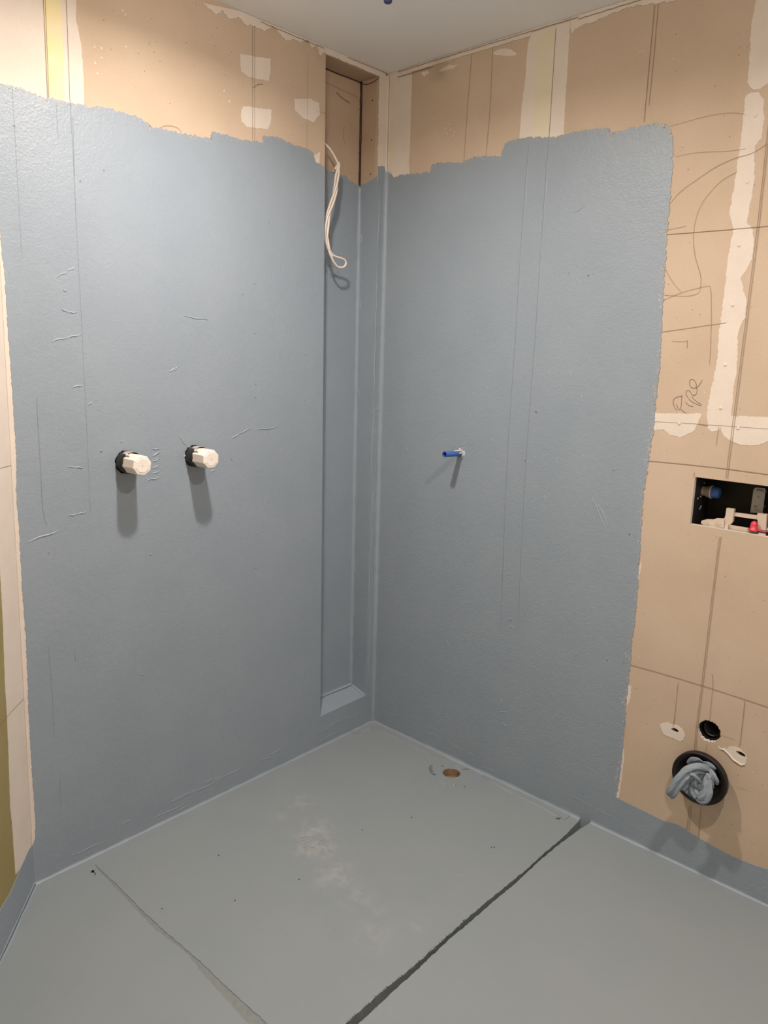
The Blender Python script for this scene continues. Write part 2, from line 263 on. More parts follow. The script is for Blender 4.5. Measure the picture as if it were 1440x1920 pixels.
RL = [(0.8,[(0.3524,2.3841),(0.3462,2.2484),(0.3398,2.0723)]),(0.9,[(0.4306,2.3845),(0.4328,2.2323),(0.4269,2.0758)]),(1.3,[(0.9407,2.3671),(0.9403,2.2286),(0.9399,2.0874)]),(1.1,[(0.9506,2.367),(0.9509,2.2391),(0.9493,2.1263)]),(1.6,[(0.6491,2.3833),(0.6497,2.2486),(0.6497,2.0962)]),(1.1,[(1.2561,2.1497),(1.2587,1.9965),(1.2606,1.7254),(1.2576,1.1635)]),(1.1,[(1.261,2.1487),(1.263,1.9958),(1.265,1.7251),(1.2623,1.1641)]),(1.1,[(1.2618,1.0058),(1.2592,0.9548),(1.2596,0.5721),(1.2589,0.4498),(1.2611,0.3743)]),(1.0,[(1.2659,1.0065),(1.2633,0.9556),(1.2638,0.5736),(1.2632,0.4514),(1.2655,0.376)]),(1.1,[(1.2662,0.2016),(1.2668,0.1238)]),(1.0,[(1.272,0.2043),(1.2728,0.1267)]),(1.4,[(1.0287,1.7945),(1.2035,1.7932),(1.3274,1.7937)]),(0.7,[(1.0276,1.8054),(1.0827,1.8114)]),(1,[(1.0389,1.5401),(1.1292,1.5526),(1.2128,1.5643)]),(1.4,[(1.0445,1.1861),(1.2117,1.1893),(1.4031,1.1865)]),(0.7,[(1.0456,1.2975),(1.1711,1.3002),(1.3451,1.3022)]),(1.2,[(1.1711,1.3002),(1.1967,1.2981)]),(1.4,[(1.0234,0.5709),(1.236,0.5756),(1.4798,0.5709)]),(0.9,[(1.1949,0.562),(1.1961,0.463)]),(1.6,[(1.1961,0.463),(1.1953,0.4258)]),(0.9,[(1.2837,0.6184),(1.2899,0.5823),(1.2923,0.4835)]),(0.9,[(1.2931,0.4103),(1.2928,0.387)]),(1.0,[(1.2986,0.2201),(1.3015,0.1183)]),(1.2,[(1.3764,0.5678),(1.3782,0.4821),(1.3784,0.4328)]),(0.9,[(1.2246,1.2961),(1.2232,1.2479)]),(0.7,[(1.3267,0.4495),(1.3623,0.4504)]),(0.5,[(1.3824,0.3147),(1.4267,0.3182)]),(0.6,[(1.2529,0.4492),(1.2648,0.4503)]),(0.6,[(1.0119,2.0649),(1.0481,2.0678),(1.1006,2.0726),(1.1454,2.0722),(1.1792,2.0675),(1.2001,2.0602)]),(0.6,[(1.0357,1.9874),(1.0745,1.9896),(1.11,1.9882),(1.1622,1.9818),(1.2121,1.9806)]),(0.9,[(1.0297,1.8684),(1.0592,1.8995),(1.1059,1.9276),(1.1489,1.95),(1.1914,1.9628),(1.2273,1.9674),(1.2596,1.9844)]),(0.8,[(1.1954,1.9288),(1.1635,1.9141),(1.1384,1.8904),(1.1207,1.8679),(1.1088,1.8393),(1.1043,1.8056),(1.106,1.7711),(1.1151,1.7319),(1.1236,1.7114),(1.1344,1.6828),(1.1374,1.6558),(1.1315,1.6398),(1.109,1.6338),(1.076,1.6348),(1.0421,1.6386)]),(0.9,[(1.0292,1.7194),(1.0536,1.6824),(1.0736,1.6582),(1.0894,1.6439)]),(0.8,[(1.0434,1.626),(1.084,1.6414),(1.1321,1.6533),(1.1552,1.6565),(1.1643,1.6481),(1.1738,1.5755),(1.179,1.5171),(1.1829,1.4582)]),(0.8,[(1.0755,1.5162),(1.1118,1.5165),(1.1156,1.5207)]),(1,[(1.1172,1.5194),(1.1194,1.4985)]),(1,[(1.1746,1.1703),(1.1739,1.157)]),(0.7,[(1.1763,1.0006),(1.1757,0.9929)])]
PIPE = [[(1.1093,1.3315),(1.1009,1.3417),(1.096,1.3552),(1.1,1.3649),(1.1102,1.3697),(1.1166,1.3711),(1.1181,1.3749)],[(1.1178,1.3722),(1.1188,1.3587),(1.1191,1.3461),(1.1173,1.3371),(1.114,1.3342),(1.1087,1.3433),(1.1053,1.3494)],[(1.1196,1.3356),(1.1283,1.3299),(1.135,1.3262)],[(1.1296,1.3572),(1.1389,1.3484),(1.1519,1.3453)],[(1.1455,1.3731),(1.1518,1.3648),(1.163,1.3576),(1.1718,1.3526),(1.1704,1.3498),(1.1593,1.3528),(1.144,1.3602),(1.1322,1.372),(1.1286,1.3822),(1.1316,1.3875),(1.138,1.3862),(1.144,1.3789),(1.1506,1.3755),(1.156,1.3795),(1.1575,1.3888),(1.1556,1.396)],[(1.1517,1.3937),(1.14,1.3968),(1.1352,1.4063),(1.1359,1.4146),(1.1419,1.4175),(1.1497,1.4121),(1.1539,1.402),(1.1527,1.3942),(1.1593,1.4002),(1.1645,1.4087),(1.1679,1.4166)]]
RP = [(0.7,[(0.5819,2.0803),(0.5756,1.862),(0.5756,1.5447),(0.573,1.0688),(0.5874,0.5558)]),(0.7,[(0.6503,2.0889),(0.6472,1.8556),(0.6472,1.5447),(0.6437,1.0781),(0.6543,0.5743)]),(0.7,[(0.5894,2.0792),(0.5852,1.8611)])]
RW = [[(0.6062,0.5953),(0.631,0.6057)],[(0.618,0.5795),(0.6396,0.5741)],[(0.358,0.4515),(0.3688,0.4341)],[(0.6013,0.2564),(0.6335,0.268)],[(0.591,0.7511),(0.62,0.7594)],[(0.6045,0.3074),(0.6074,0.2965)],[(0.4826,0.0562),(0.5022,0.0493)],[(0.6105,0.2196),(0.6372,0.2155)],[(0.1362,1.1331),(0.1393,1.1198)],[(0.3597,1.1521),(0.4151,1.176)],[(0.4159,1.1616),(0.441,1.1875)],[(0.4284,1.1411),(0.4604,1.1589)],[(0.3932,1.1647),(0.4075,1.1897)],[(0.8793,1.0604),(0.9309,0.9707)],[(0.8938,1.0544),(0.9386,0.9802)],[(0.6336,1.8416),(0.6496,1.8251)],[(0.7709,1.6967),(0.7809,1.6812)],[(0.7878,1.8936),(0.7468,1.876)],[(0.7423,1.6828),(0.7293,1.6681)]]
Rnub = [(0.621,0.5974),(0.6682,1.2978),(0.8576,0.106),(0.4913,0.0703),(0.8103,0.1983),(0.9736,0.5659),(0.8699,0.5503),(0.3012,0.5898),(0.6641,1.3008),(0.8099,1.7008),(0.7469,1.7113),(0.6389,1.1431),(0.3311,0.6795),(0.8464,0.1457),(1.0068,0.9682),(0.9397,1.1489)]
Rpit = [(0.8099,1.7008),(0.2946,0.6693),(1.3955,0.4412)]
tray_R = [(0.9337,-0.0016),(0.9416,-0.1111),(0.941,-0.1748),(0.9405,-0.2603),(0.9428,-0.3288),(0.9405,-0.3956),(0.9375,-0.5051),(0.9358,-0.6061),(0.9376,-0.7224),(0.9392,-0.8293),(0.9345,-0.9488),(0.9355,-1.0683),(0.936,-1.2044)]
gap_R = [(0.9706,0.0028),(0.9639,-0.0512),(0.9573,-0.1299),(0.9554,-0.1686),(0.9527,-0.2631),(0.9545,-0.3479),(0.9567,-0.4154),(0.9531,-0.5204),(0.9543,-0.6033),(0.9514,-0.7184),(0.9558,-0.829),(0.9574,-0.9371),(0.9608,-1.0517),(0.964,-1.1847)]
tray_F = [(0.0831,-1.2023),(0.1506,-1.2007),(0.3072,-1.2021),(0.387,-1.2008),(0.552,-1.1932),(0.6751,-1.1922),(0.7983,-1.1888),(0.9805,-1.1846)]
trough = [(0.0703,-1.2149),(0.1514,-1.2091),(0.3055,-1.212),(0.3838,-1.2143),(0.4976,-1.2019),(0.6275,-1.2111),(0.7445,-1.216),(0.9237,-1.2231)]
speck = [(0.0639,-1.2213)]
shoe = [(0.3634,-0.7067),(0.3742,-0.6835),(0.3787,-0.7128),(0.3853,-0.697),(0.3909,-0.7216),(0.3976,-0.706),(0.4049,-0.7285),(0.4113,-0.7163),(0.4213,-0.7357),(0.4247,-0.7264),(0.4087,-0.6706),(0.4045,-0.6501),(0.418,-0.6735),(0.4226,-0.6537),(0.4392,-0.6764),(0.4578,-0.6698),(0.4201,-0.7134),(0.4271,-0.7035),(0.4573,-0.7057),(0.4485,-0.685),(0.4561,-0.6774),(0.4808,-0.6822)]
fdebris = [(0.4707,-0.5437),(0.8133,-0.3273),(0.2599,-0.931),(0.3341,-1.1644),(0.8139,-0.3196),(0.5378,-0.3861),(0.5519,-0.1197),(0.4472,-1.0104),(0.5058,-0.8331)]
A_joint = [(0.1292,0.1281),(0.1313,0.191),(0.1327,0.2825),(0.1381,0.3218),(0.1288,0.4536),(0.1236,0.5582),(0.1238,0.651),(0.1136,0.8075),(0.1126,0.9263)]
A_band = [(-0.0168,0.122),(0.0413,0.126),(0.0847,0.1229),(0.1189,0.1158),(0.1753,0.1102),(0.241,0.118)]
A_l1 = [(0.17,0.5652),(0.0889,0.5608),(-0.0115,0.5503)]
A_l2 = [(0.0733,1.1737),(0.0195,1.1707),(-0.0417,1.1684)]


# ---------------------------------------------------------------- helpers
def tag(o, label=None, cat=None, group=None, kind=None):
    if label: o['label'] = label
    if cat: o['category'] = cat
    if group: o['group'] = group
    if kind: o['kind'] = kind
    return o

def link(name, me, mats, parent=None):
    o = bpy.data.objects.new(name, me)
    for m in (mats if isinstance(mats, (list, tuple)) else [mats]):
        me.materials.append(m)
    C.objects.link(o)
    if parent: o.parent = parent
    return o

def obj(name, bm, mats, parent=None, smooth=False, recalc=False):
    if recalc: bmesh.ops.recalc_face_normals(bm, faces=bm.faces)
    me = bpy.data.meshes.new(name)
    bm.to_mesh(me); bm.free()
    if smooth:
        for p in me.polygons: p.use_smooth = True
    return link(name, me, mats, parent)

def empty(name, loc=(0, 0, 0)):
    o = bpy.data.objects.new(name, None)
    o.empty_display_size = 0.05
    C.objects.link(o)
    o.location = loc
    return o

# plane maps: (u, v, height above the surface) -> world
def PL(u, v, h): return (h, -u, v)            # left wall, u = distance from the corner
def PR(u, v, h): return (u, -h, v)            # right wall
def PF(u, v, h): return (u, v, h)             # floor
def PN(u, v, h): return (-0.085 + h, -u, v)   # back of the recess
def PS(u, v, h): return (-u, -0.045 - h, v)   # right cheek of the recess
AD = Vector((0.7716, -0.6361, 0))             # angled wall runs along this
AN = Vector((0.6361, 0.7716, 0))
A0 = Vector((0.0, -1.36, 0))
def PA(u, v, h):
    p = A0 + AD * u + AN * h
    return (p.x, p.y, v)

def rag(pts, step=0.004, amp=0.0015, seed=1, closed=False):
    """A hand-torn version of a polyline."""
    r = random.Random(seed)
    pts = [Vector(p) for p in pts]
    if closed: pts = pts + [pts[0]]
    out = []
    ph = [r.uniform(0, 6.28) for _ in range(6)]
    s = 0.0
    for a, b in zip(pts, pts[1:]):
        d = b - a
        L = d.length
        if L < 1e-6: continue
        n = max(1, int(L / step))
        nn = Vector((-d.y, d.x)) / L
        for i in range(n):
            t = i / n
            q = a + d * t
            x = s + L * t
            w = 0.45 * math.sin(x * 170 + ph[0]) + 0.35 * math.sin(x * 410 + ph[1]) + 0.25 * math.sin(x * 60 + ph[2]) + r.uniform(-0.8, 0.8)
            if i == 0 and not out and not closed: w = 0
            out.append(tuple(q + nn * w * amp))
        s += L
    if not closed: out.append(tuple(pts[-1]))
    return out

def inside(P, loops):
    x, y = P[:, 0], P[:, 1]
    c = np.zeros(len(P), bool)
    for lp in loops:
        a = np.array(lp); b = np.roll(a, -1, axis=0)
        for (x1, y1), (x2, y2) in zip(a, b):
            if y1 == y2: continue
            m = (y1 > y) != (y2 > y)
            c ^= m & (x < (x2 - x1) * (y - y1) / (y2 - y1) + x1)
    return c

def slab(bm, loops, pm, h0, h1, mat=0, wobble=0.0, seed=3, rim=None):
    """Fill 2D loops (first outer, others holes, even-odd) at height h1 and close the rim down to h0."""
    vs, es = [], []
    for lp in loops:
        k = len(vs)
        vs += [Vector((p[0], p[1])) for p in lp]
        es += [(k + i, k + (i + 1) % len(lp)) for i in range(len(lp))]
    V, E, Fc, _, _, _ = delaunay_2d_cdt(vs, es, [], 0, 1e-7)
    V = [tuple(v) for v in V]
    cen = np.array([np.mean([V[i] for i in f], axis=0) for f in Fc])
    keep = inside(cen, loops)
    r = random.Random(seed)
    top = {}
    bot = {}
    cnt = {}
    for f, k in zip(Fc, keep):
        if not k: continue
        for i in f:
            if i not in top:
                top[i] = bm.verts.new(pm(V[i][0], V[i][1], h1 + r.uniform(-wobble, wobble)))
        try:
            fc = bm.faces.new([top[i] for i in f]); fc.material_index = mat
        except ValueError:
            continue
        for a, b in zip(f, f[1:] + f[:1]) if isinstance(f, tuple) else zip(f, list(f[1:]) + [f[0]]):
            key = (min(a, b), max(a, b))
            cnt.setdefault(key, []).append((a, b))
    for key, l in cnt.items():
        if len(l) == 1 and h0 is not None:
            a, b = l[0]
            for i in (a, b):
                if i not in bot: bot[i] = bm.verts.new(pm(V[i][0], V[i][1], h0))
            try:
                fc = bm.faces.new((top[b], top[a], bot[a], bot[b])); fc.material_index = mat if rim is None else rim
            except ValueError:
                pass

def fix_normals(bm, target):
    """Faces of a surface coat should look towards target (a direction)."""
    bm.normal_update()
    t = Vector(target)
    flip = [f for f in bm.faces if f.normal.dot(t) < -0.5]
    if flip: bmesh.ops.reverse_faces(bm, faces=flip)

def ribbon(bm, pts, w, pm, h, mat=0):
    """A thin drawn line lying on a surface."""
    pts = [Vector(p) for p in pts]
    L, Rr = [], []
    for i, p in enumerate(pts):
        a = pts[max(0, i - 1)]; b = pts[min(len(pts) - 1, i + 1)]
        d = (b - a)
        if d.length < 1e-9: d = Vector((1, 0))
        d.normalize()
        n = Vector((-d.y, d.x)) * w * 0.5
        L.append(bm.verts.new(pm(p.x + n.x, p.y + n.y, h)))
        Rr.append(bm.verts.new(pm(p.x - n.x, p.y - n.y, h)))
    for i in range(len(pts) - 1):
        f = bm.faces.new((L[i], Rr[i], Rr[i + 1], L[i + 1])); f.material_index = mat

def smooth_line(pts, n=6):
    """Catmull-Rom through the points."""
    P = [Vector(p) for p in pts]
    if len(P) < 3: return [tuple(p) for p in P]
    out = []
    for i in range(len(P) - 1):
        p0 = P[max(0, i - 1)]; p1 = P[i]; p2 = P[i + 1]; p3 = P[min(len(P) - 1, i + 2)]
        for k in range(n):
            t = k / n
            out.append(tuple(0.5 * ((2 * p1) + (p2 - p0) * t + (2 * p0 - 5 * p1 + 4 * p2 - p3) * t * t + (3 * p1 - p0 - 3 * p2 + p3) * t ** 3)))
    out.append(tuple(P[-1]))
    return out

def tube(bm, pts, rad, seg=10, mat=0, cap=True, squash=None, twist=0.0):
    """Swept tube through 3D points; rad is a number or one per point; squash = (axis vector, factor)."""
    P = [Vector(p) for p in pts]
    rings = []
    ref = None
    for i, p in enumerate(P):
        d = (P[min(len(P) - 1, i + 1)] - P[max(0, i - 1)]).normalized()
        if ref is None:
            ref = Vector((0, 0, 1)) if abs(d.z) < 0.9 else Vector((1, 0, 0))
        u = (ref - d * ref.dot(d)).normalized()
        ref = u
        v = d.cross(u)
        r = rad[i] if isinstance(rad, (list, tuple)) else rad
        ring = []
        for k in range(seg):
            a = 2 * math.pi * k / seg + twist * i
            o = u * math.cos(a) * r + v * math.sin(a) * r
            if squash:
                ax = squash[0]
                o = o - ax * (o.dot(ax) * (1 - squash[1]))
            ring.append(bm.verts.new(p + o))
        rings.append(ring)
    for a, b in zip(rings, rings[1:]):
        for k in range(seg):
            f = bm.faces.new((a[k], a[(k + 1) % seg], b[(k + 1) % seg], b[k])); f.material_index = mat
    if cap:
        f = bm.faces.new(list(reversed(rings[0]))); f.material_index = mat
        f = bm.faces.new(rings[-1]); f.material_index = mat
    return rings

def lathe(bm, base, axis, prof, seg=32, mat=0, wob=None, cap0=False, cap1=False):
    """Profile of (distance along axis, radius) turned about an axis."""
    base = Vector(base); ax = Vector(axis).normalized()
    u = ax.orthogonal().normalized(); v = ax.cross(u)
    rings = []
    for j, (t, r) in enumerate(prof):
        ring = []
        for k in range(seg):
            a = 2 * math.pi * k / seg
            rr = r * (1 + (wob(k, j) if wob else 0))
            ring.append(bm.verts.new(base + ax * t + u * math.cos(a) * rr + v * math.sin(a) * rr))
        rings.append(ring)
    for a, b in zip(rings, rings[1:]):
        for k in range(seg):
            f = bm.faces.new((a[k], a[(k + 1) % seg], b[(k + 1) % seg], b[k])); f.material_index = mat
    if cap0: bm.faces.new(list(reversed(rings[0]))).material_index = mat
    if cap1: bm.faces.new(rings[-1]).material_index = mat
    return rings

def box(bm, a, b, mat=0, bev=0.0):
    x0, y0, z0 = a; x1, y1, z1 = b
    vs = [bm.verts.new(p) for p in ((x0, y0, z0), (x1, y0, z0), (x1, y1, z0), (x0, y1, z0), (x0, y0, z1), (x1, y0, z1), (x1, y1, z1), (x0, y1, z1))]
    fs = [bm.faces.new([vs[i] for i in q]) for q in ((3, 2, 1, 0), (4, 5, 6, 7), (0, 1, 5, 4), (1, 2, 6, 5), (2, 3, 7, 6), (3, 0, 4, 7))]
    for f in fs: f.material_index = mat
    if bev:
        es = list({e for f in fs for e in f.edges})
        bmesh.ops.bevel(bm, geom=es, offset=bev, segments=2, profile=0.5, affect='EDGES')

def blob(bm, a, b, r, hgt, pm, mat=0, h0=0.0):
    """A little raised ridge of coating lying on a surface between a and b."""
    a, b = Vector(a), Vector(b)
    d = b - a
    L = max(d.length, 1e-4)
    e = d / L
    n = Vector((-e.y, e.x))
    N = max(4, int(L / 0.004)); K = 5
    rows = []
    for i in range(N + 1):
        t = i / N
        w = math.sin(math.pi * min(max(t, 0.06), 0.94)) ** 0.5
        c = a + d * t + n * 0.0012 * math.sin(t * 9 + L * 900)
        row = []
        for k in range(K):
            s = -1 + 2 * k / (K - 1)
            q = c + n * s * r * w
            row.append(bm.verts.new(pm(q.x, q.y, h0 + hgt * w * (1 - s * s))))
        rows.append(row)
    for p, q in zip(rows, rows[1:]):
        for k in range(K - 1):
            f = bm.faces.new((p[k], p[k + 1], q[k + 1], q[k])); f.material_index = mat; f.smooth = True

def cove(bm, path, d1, d2, r, seg=5, mat=0, wob=0.0, seed=1):
    """Concave fillet of coating run along an inner corner: path points, two directions away from the corner."""
    rr = random.Random(seed)
    d1, d2 = Vector(d1), Vector(d2)
    rows = []
    P = [Vector(p) for p in path]
    # resample
    Q = []
    for a, b in zip(P, P[1:]):
        n = max(1, int((b - a).length / 0.03))
        Q += [a.lerp(b, i / n) for i in range(n)]
    Q.append(P[-1])
    for p in Q:
        R_ = r * (1 + rr.uniform(-wob, wob))
        row = []
        for k in range(seg + 1):
            t = math.pi / 2 * k / seg
            row.append(bm.verts.new(p + d1 * R_ * (1 - math.sin(t)) + d2 * R_ * (1 - math.cos(t))))
        rows.append(row)
    for a, b in zip(rows, rows[1:]):
        for k in range(seg):
            f = bm.faces.new((a[k], a[k + 1], b[k + 1], b[k])); f.material_index = mat; f.smooth = True

def circle(c, r, n=32, wob=0.0, seed=0):
    q = random.Random(seed)
    return [(c[0] + math.cos(2 * math.pi * k / n) * r * (1 + q.uniform(-wob, wob)), c[1] + math.sin(2 * math.pi * k / n) * r * (1 + q.uniform(-wob, wob))) for k in range(n)]
# ================================================================ the room shell
MW = 1.4e-3          # pencil width unit (one photograph pixel is about this big on the walls)
H_FILL, H_MEM = 0.0007, 0.0016
NU0, NU1, NZ0, NZ1 = 0.045, 0.292, 0.124, 2.379          # recess in the left wall
CAPS = [(1.030, 1.152), (0.811, 1.151)]
def ucorner(z): return 1.360 - 0.021 * z
def PA(u, v, h):
    p = Vector((0, -ucorner(v), 0)) + AD * u + AN * h
    return (p.x, p.y, v)

# ---- floor
bm = bmesh.new()
tray_edge = rag(tray_R[:-1], 0.006, 0.0012, 5)
gap_edge = [(0.9706, 0.0)] + rag(gap_R[1:-1], 0.006, 0.0010, 6) + [(0.962, -1.24)]
slab(bm, [gap_edge + [(0.962, -2.76), (2.6, -2.76), (2.6, 0.0)]], PF, -0.03, 0.006)
troughp = [(-0.02, -1.2035), (0.045, -1.2035), (0.066, -1.2075)] + rag(trough[1:], 0.006, 0.0016, 7) + [(0.962, -1.2231), (0.962, -2.76), (1.7, -2.76), (-0.02, -1.36 + 0.0165)]
slab(bm, [troughp], PF, -0.03, 0.0)
floor = obj('floor', bm, M['membrane_floor'])
tag(floor, kind='structure')
bm = bmesh.new()
box(bm, (-0.12, -2.86, -0.06), (2.7, 0.12, -0.03))
sub = obj('subfloor', bm, M['membrane_floor'], floor)

bm = bmesh.new()
slab(bm, [[(0.03, -1.19), (0.962, -1.17), (0.962, -1.26), (0.03, -1.23)]], PF, -0.029, -0.0016)
obj('edge_groove', bm, M['groove'], floor)

# ---- ceiling
bm = bmesh.new()
outer = [(-0.02, 0.02), (2.65, 0.02), (2.65, -2.8), (1.66, -2.8), (-0.02, -1.38)]
slab(bm, [outer], PF, CEIL + 0.05, CEIL)
ceiling = obj('ceiling', bm, M['ceiling'])
tag(ceiling, kind='structure')

# ---- left wall
bm = bmesh.new()
wl = [(0.0, -0.03), (ucorner(-0.03), -0.03), (ucorner(CEIL), CEIL), (0.0, CEIL)]
niche_hole = [(NU0, NZ0 + 0.004), (NU1, NZ0), (NU1, NZ1), (NU0, NZ1)]
cap_holes = [circle(c, 0.0335, 36, 0.05, i) for i, c in enumerate(CAPS)]
slab(bm, [wl, niche_hole] + cap_holes, PL, -0.013, 0.0)
fix_normals(bm, (1, 0, 0))
wall_left = obj('wall_left', bm, M['board'])
tag(wall_left, kind='structure')

# recess lining
bm = bmesh.new()
slab(bm, [[(NU0 - 0.02, NZ0 - 0.03), (NU1 + 0.02, NZ0 - 0.03), (NU1 + 0.02, NZ1 + 0.01), (NU0 - 0.02, NZ1 + 0.01)]], PN, -0.013, 0.0)
box(bm, (-0.09, -NU0, NZ0 - 0.03), (-0.0131, -NU0 + 0.012, NZ1 + 0.01))
box(bm, (-0.09, -NU1 - 0.012, NZ0 - 0.03), (-0.0131, -NU1, NZ1 + 0.01))
box(bm, (-0.09, -NU1 - 0.01, NZ1), (-0.0131, -NU0 + 0.01, NZ1 + 0.012))
nb = obj('recess_lining', bm, M['niche_board'], wall_left)
# scratches and dark gaps of the recess
bm = bmesh.new()
ribbon(bm, rag([(NU0 + 0.003, 2.005), (NU0 + 0.0035, NZ1)], 0.02, 0.0008, 3), 0.0075, PN, 0.0006)
ribbon(bm, rag([(0.0815, 2.01), (0.0815, NZ1)], 0.02, 0.0008, 4), 0.004, PS, 0.0006)
ribbon(bm, rag([(NU0, NZ1 - 0.004), (NU1, NZ1 - 0.003)], 0.02, 0.0008, 5), 0.005, PN, 0.0006)
for zz in (2.15, 2.085, 2.29):
    slab(bm, [circle((NU0 + 0.003, zz), 0.0055, 10, 0.2, 2)], PN, None, 0.0009)
ribbon(bm, smooth_line([(0.083, NZ1 - 0.006), (0.06, NZ1 - 0.013), (0.03, NZ1 - 0.012), (0.0, NZ1 - 0.004)]), 0.003, PS, 0.0008)
for uu, zz in ((0.03, 2.31), (0.03, 2.185), (0.033, 2.075)):
    slab(bm, [circle((uu, zz), 0.003, 9, 0.2, 2)], PS, None, 0.0007)
obj('sealant_gap', bm, M['sealant'], wall_left)
bm = bmesh.new()
ribbon(bm, smooth_line([(0.165, 2.317), (0.135, 2.305), (0.10, 2.299)]), 0.003, PN, 0.0006)
ribbon(bm, smooth_line([(0.285, 2.345), (0.2, 2.335), (0.06, 2.325)]), 0.0012, PN, 0.0006)
ribbon(bm, smooth_line([(0.125, 2.22), (0.13, 2.19), (0.122, 2.165)]), 0.0013, PN, 0.0006)
obj('pencil_marks', bm, M['pencil'], wall_left)

# blue coat on the left wall
lt = [p for p in L_top if p[0] < 1.31]
loop = []
loop += [(ucorner(0.0) - 0.001, 0.0), (ucorner(0.115) - 0.001, 0.115)]
loop += rag(list(reversed(L_left)), 0.004, 0.0011, 11)
loop += [(ucorner(1.75) - 0.001, 1.735), (ucorner(2.04) - 0.001, 2.043)]
loop += rag(lt, 0.0035, 0.0024, 12)
loop += [(NU1, 2.045), (NU1, NZ0), (NU0, NZ0 + 0.004), (NU0, 2.096)]
loop += rag([(0.043, 2.096), (0.031, 2.098), (0.012, 2.102), (0.0015, 2.085)], 0.003, 0.002, 13)
loop += [(0.0015, 0.0)]
cap_holes2 = [circle(c, 0.0325, 40, 0.05, i + 7) for i, c in enumerate(CAPS)]
bm = bmesh.new()
slab(bm, [loop] + cap_holes2, PL, 0.0, H_MEM)
for a, b in LW:
    blob(bm, a, b, 0.0024, 0.0018, PL, 0, H_MEM)
for i, p in enumerate(Lnub):
    blob(bm, p, (p[0] + 0.004, p[1] + 0.003), 0.0035, 0.0022, PL, 0, H_MEM)
# trowel ridges along the narrow pier between recess and corner
rr = random.Random(4)
for zz in np.arange(0.2, 1.95, 0.16):
    u = 0.036 + rr.uniform(-0.004, 0.004)
    blob(bm, (u, zz), (u + rr.uniform(-0.004, 0.004), zz + rr.uniform(0.1, 0.22)), 0.0025, 0.0016, PL, 0, H_MEM)
for _ in range(26):
    zz = rr.uniform(0.15, 1.3); u = rr.uniform(0.012, 0.04)
    blob(bm, (u, zz), (u + rr.uniform(-0.003, 0.003), zz + rr.uniform(0.02, 0.06)), 0.0018, 0.0012, PL, 0, H_MEM)
for _ in range(18):
    u = rr.uniform(0.08, 1.25); zz = rr.uniform(0.012, 0.07)
    blob(bm, (u, zz), (u + rr.uniform(0.03, 0.12), zz + rr.uniform(-0.003, 0.003)), 0.0022, 0.0012, PL, 0, H_MEM)
fix_normals(bm, (1, 0, 0))
mem_l = obj('membrane_coat', bm, M['membrane'], wall_left)
# fine joints showing through the coat
bm = bmesh.new()
for w, q in LP:
    ribbon(bm, rag(smooth_line(q, 4), 0.012, 0.0004, 5), w * 0.9 * MW, PL, H_MEM + 0.0003)
for p in Lpit:
    slab(bm, [circle(p, 0.0028, 9, 0.2, 3)], PL, None, H_MEM + 0.0004)
obj('surface_crease', bm, M['crease'], wall_left)

# coat inside the recess: back, cheek, sill
bm = bmesh.new()
nbk = [(NU1, NZ0 + 0.02), (NU1, 2.078)] + rag([(0.285, 2.078)] + N_back[1:] + [(NU0, 2.042)], 0.004, 0.0022, 15) + [(NU0, NZ0 + 0.02)]
slab(bm, [nbk], PN, 0.0, 0.0012)
nsd = [(0.0, NZ0)] + [(0.0, 2.066)] + rag([(0.002, 2.066), (0.04, 2.05), (0.083, 2.042)], 0.004, 0.002, 16) + [(0.084, NZ0)]
slab(bm, [nsd], PS, 0.0, 0.0012)
# sill, falling gently to the front
v = [bm.verts.new(p) for p in ((0.0014, -NU1, NZ0), (0.0014, -NU0, NZ0 + 0.004), (-0.085, -NU0, 0.147), (-0.085, -NU1, 0.147))]
v2 = [bm.verts.new((p.co.x, p.co.y, p.co.z - 0.012)) for p in v]
bm.faces.new(v); bm.faces.new((v[0], v[3], v2[3], v2[0])); bm.faces.new((v[1], v[0], v2[0], v2[1]))
cove(bm, [(-0.0838, -NU0 - 0.0012, 0.150), (-0.0838, -NU0 - 0.0012, 2.035)], (1, 0, 0), (0, -1, 0), 0.010, 5, 0, 0.25, 3)
cove(bm, [(-0.0838, -NU1, 0.149), (-0.0838, -NU0, 0.149)], (0, 0, 1), (1, 0, 0), 0.008, 5, 0, 0.2, 4)
cove(bm, [(-0.0838, -NU0 - 0.0012, 0.148), (0.0, -NU0 - 0.0012, NZ0 + 0.005)], (0, 0, 1), (0, -1, 0), 0.006, 5, 0, 0.2, 5)
for zz in (0.3, 0.45, 0.62, 0.9, 1.3, 1.62, 1.85):
    blob(bm, (0.070, zz), (0.073, zz + 0.03), 0.0025, 0.0018, PS, 0, 0.0012)
for zz in (0.52, 0.78, 1.05):
    blob(bm, (0.10 + 0.1 * (zz % 0.3), zz), (0.105 + 0.1 * (zz % 0.3), zz + 0.006), 0.003, 0.0018, PN, 0, 0.0012)
obj('recess_coat', bm, M['membrane'], wall_left)
# main corner and floor fillets of the left wall
bm = bmesh.new()
cove(bm, [(H_MEM, -H_MEM, 0.0), (H_MEM, -H_MEM, 2.085)], (1, 0, 0), (0, -1, 0), 0.013, 6, 0, 0.2, 7)
cove(bm, [(H_MEM, -0.002, 0.0), (H_MEM, -1.359, 0.0)], (0, 0, 1), (1, 0, 0), 0.0065, 5, 0, 0.3, 8)
obj('corner_fillet', bm, M['membrane'], wall_left)

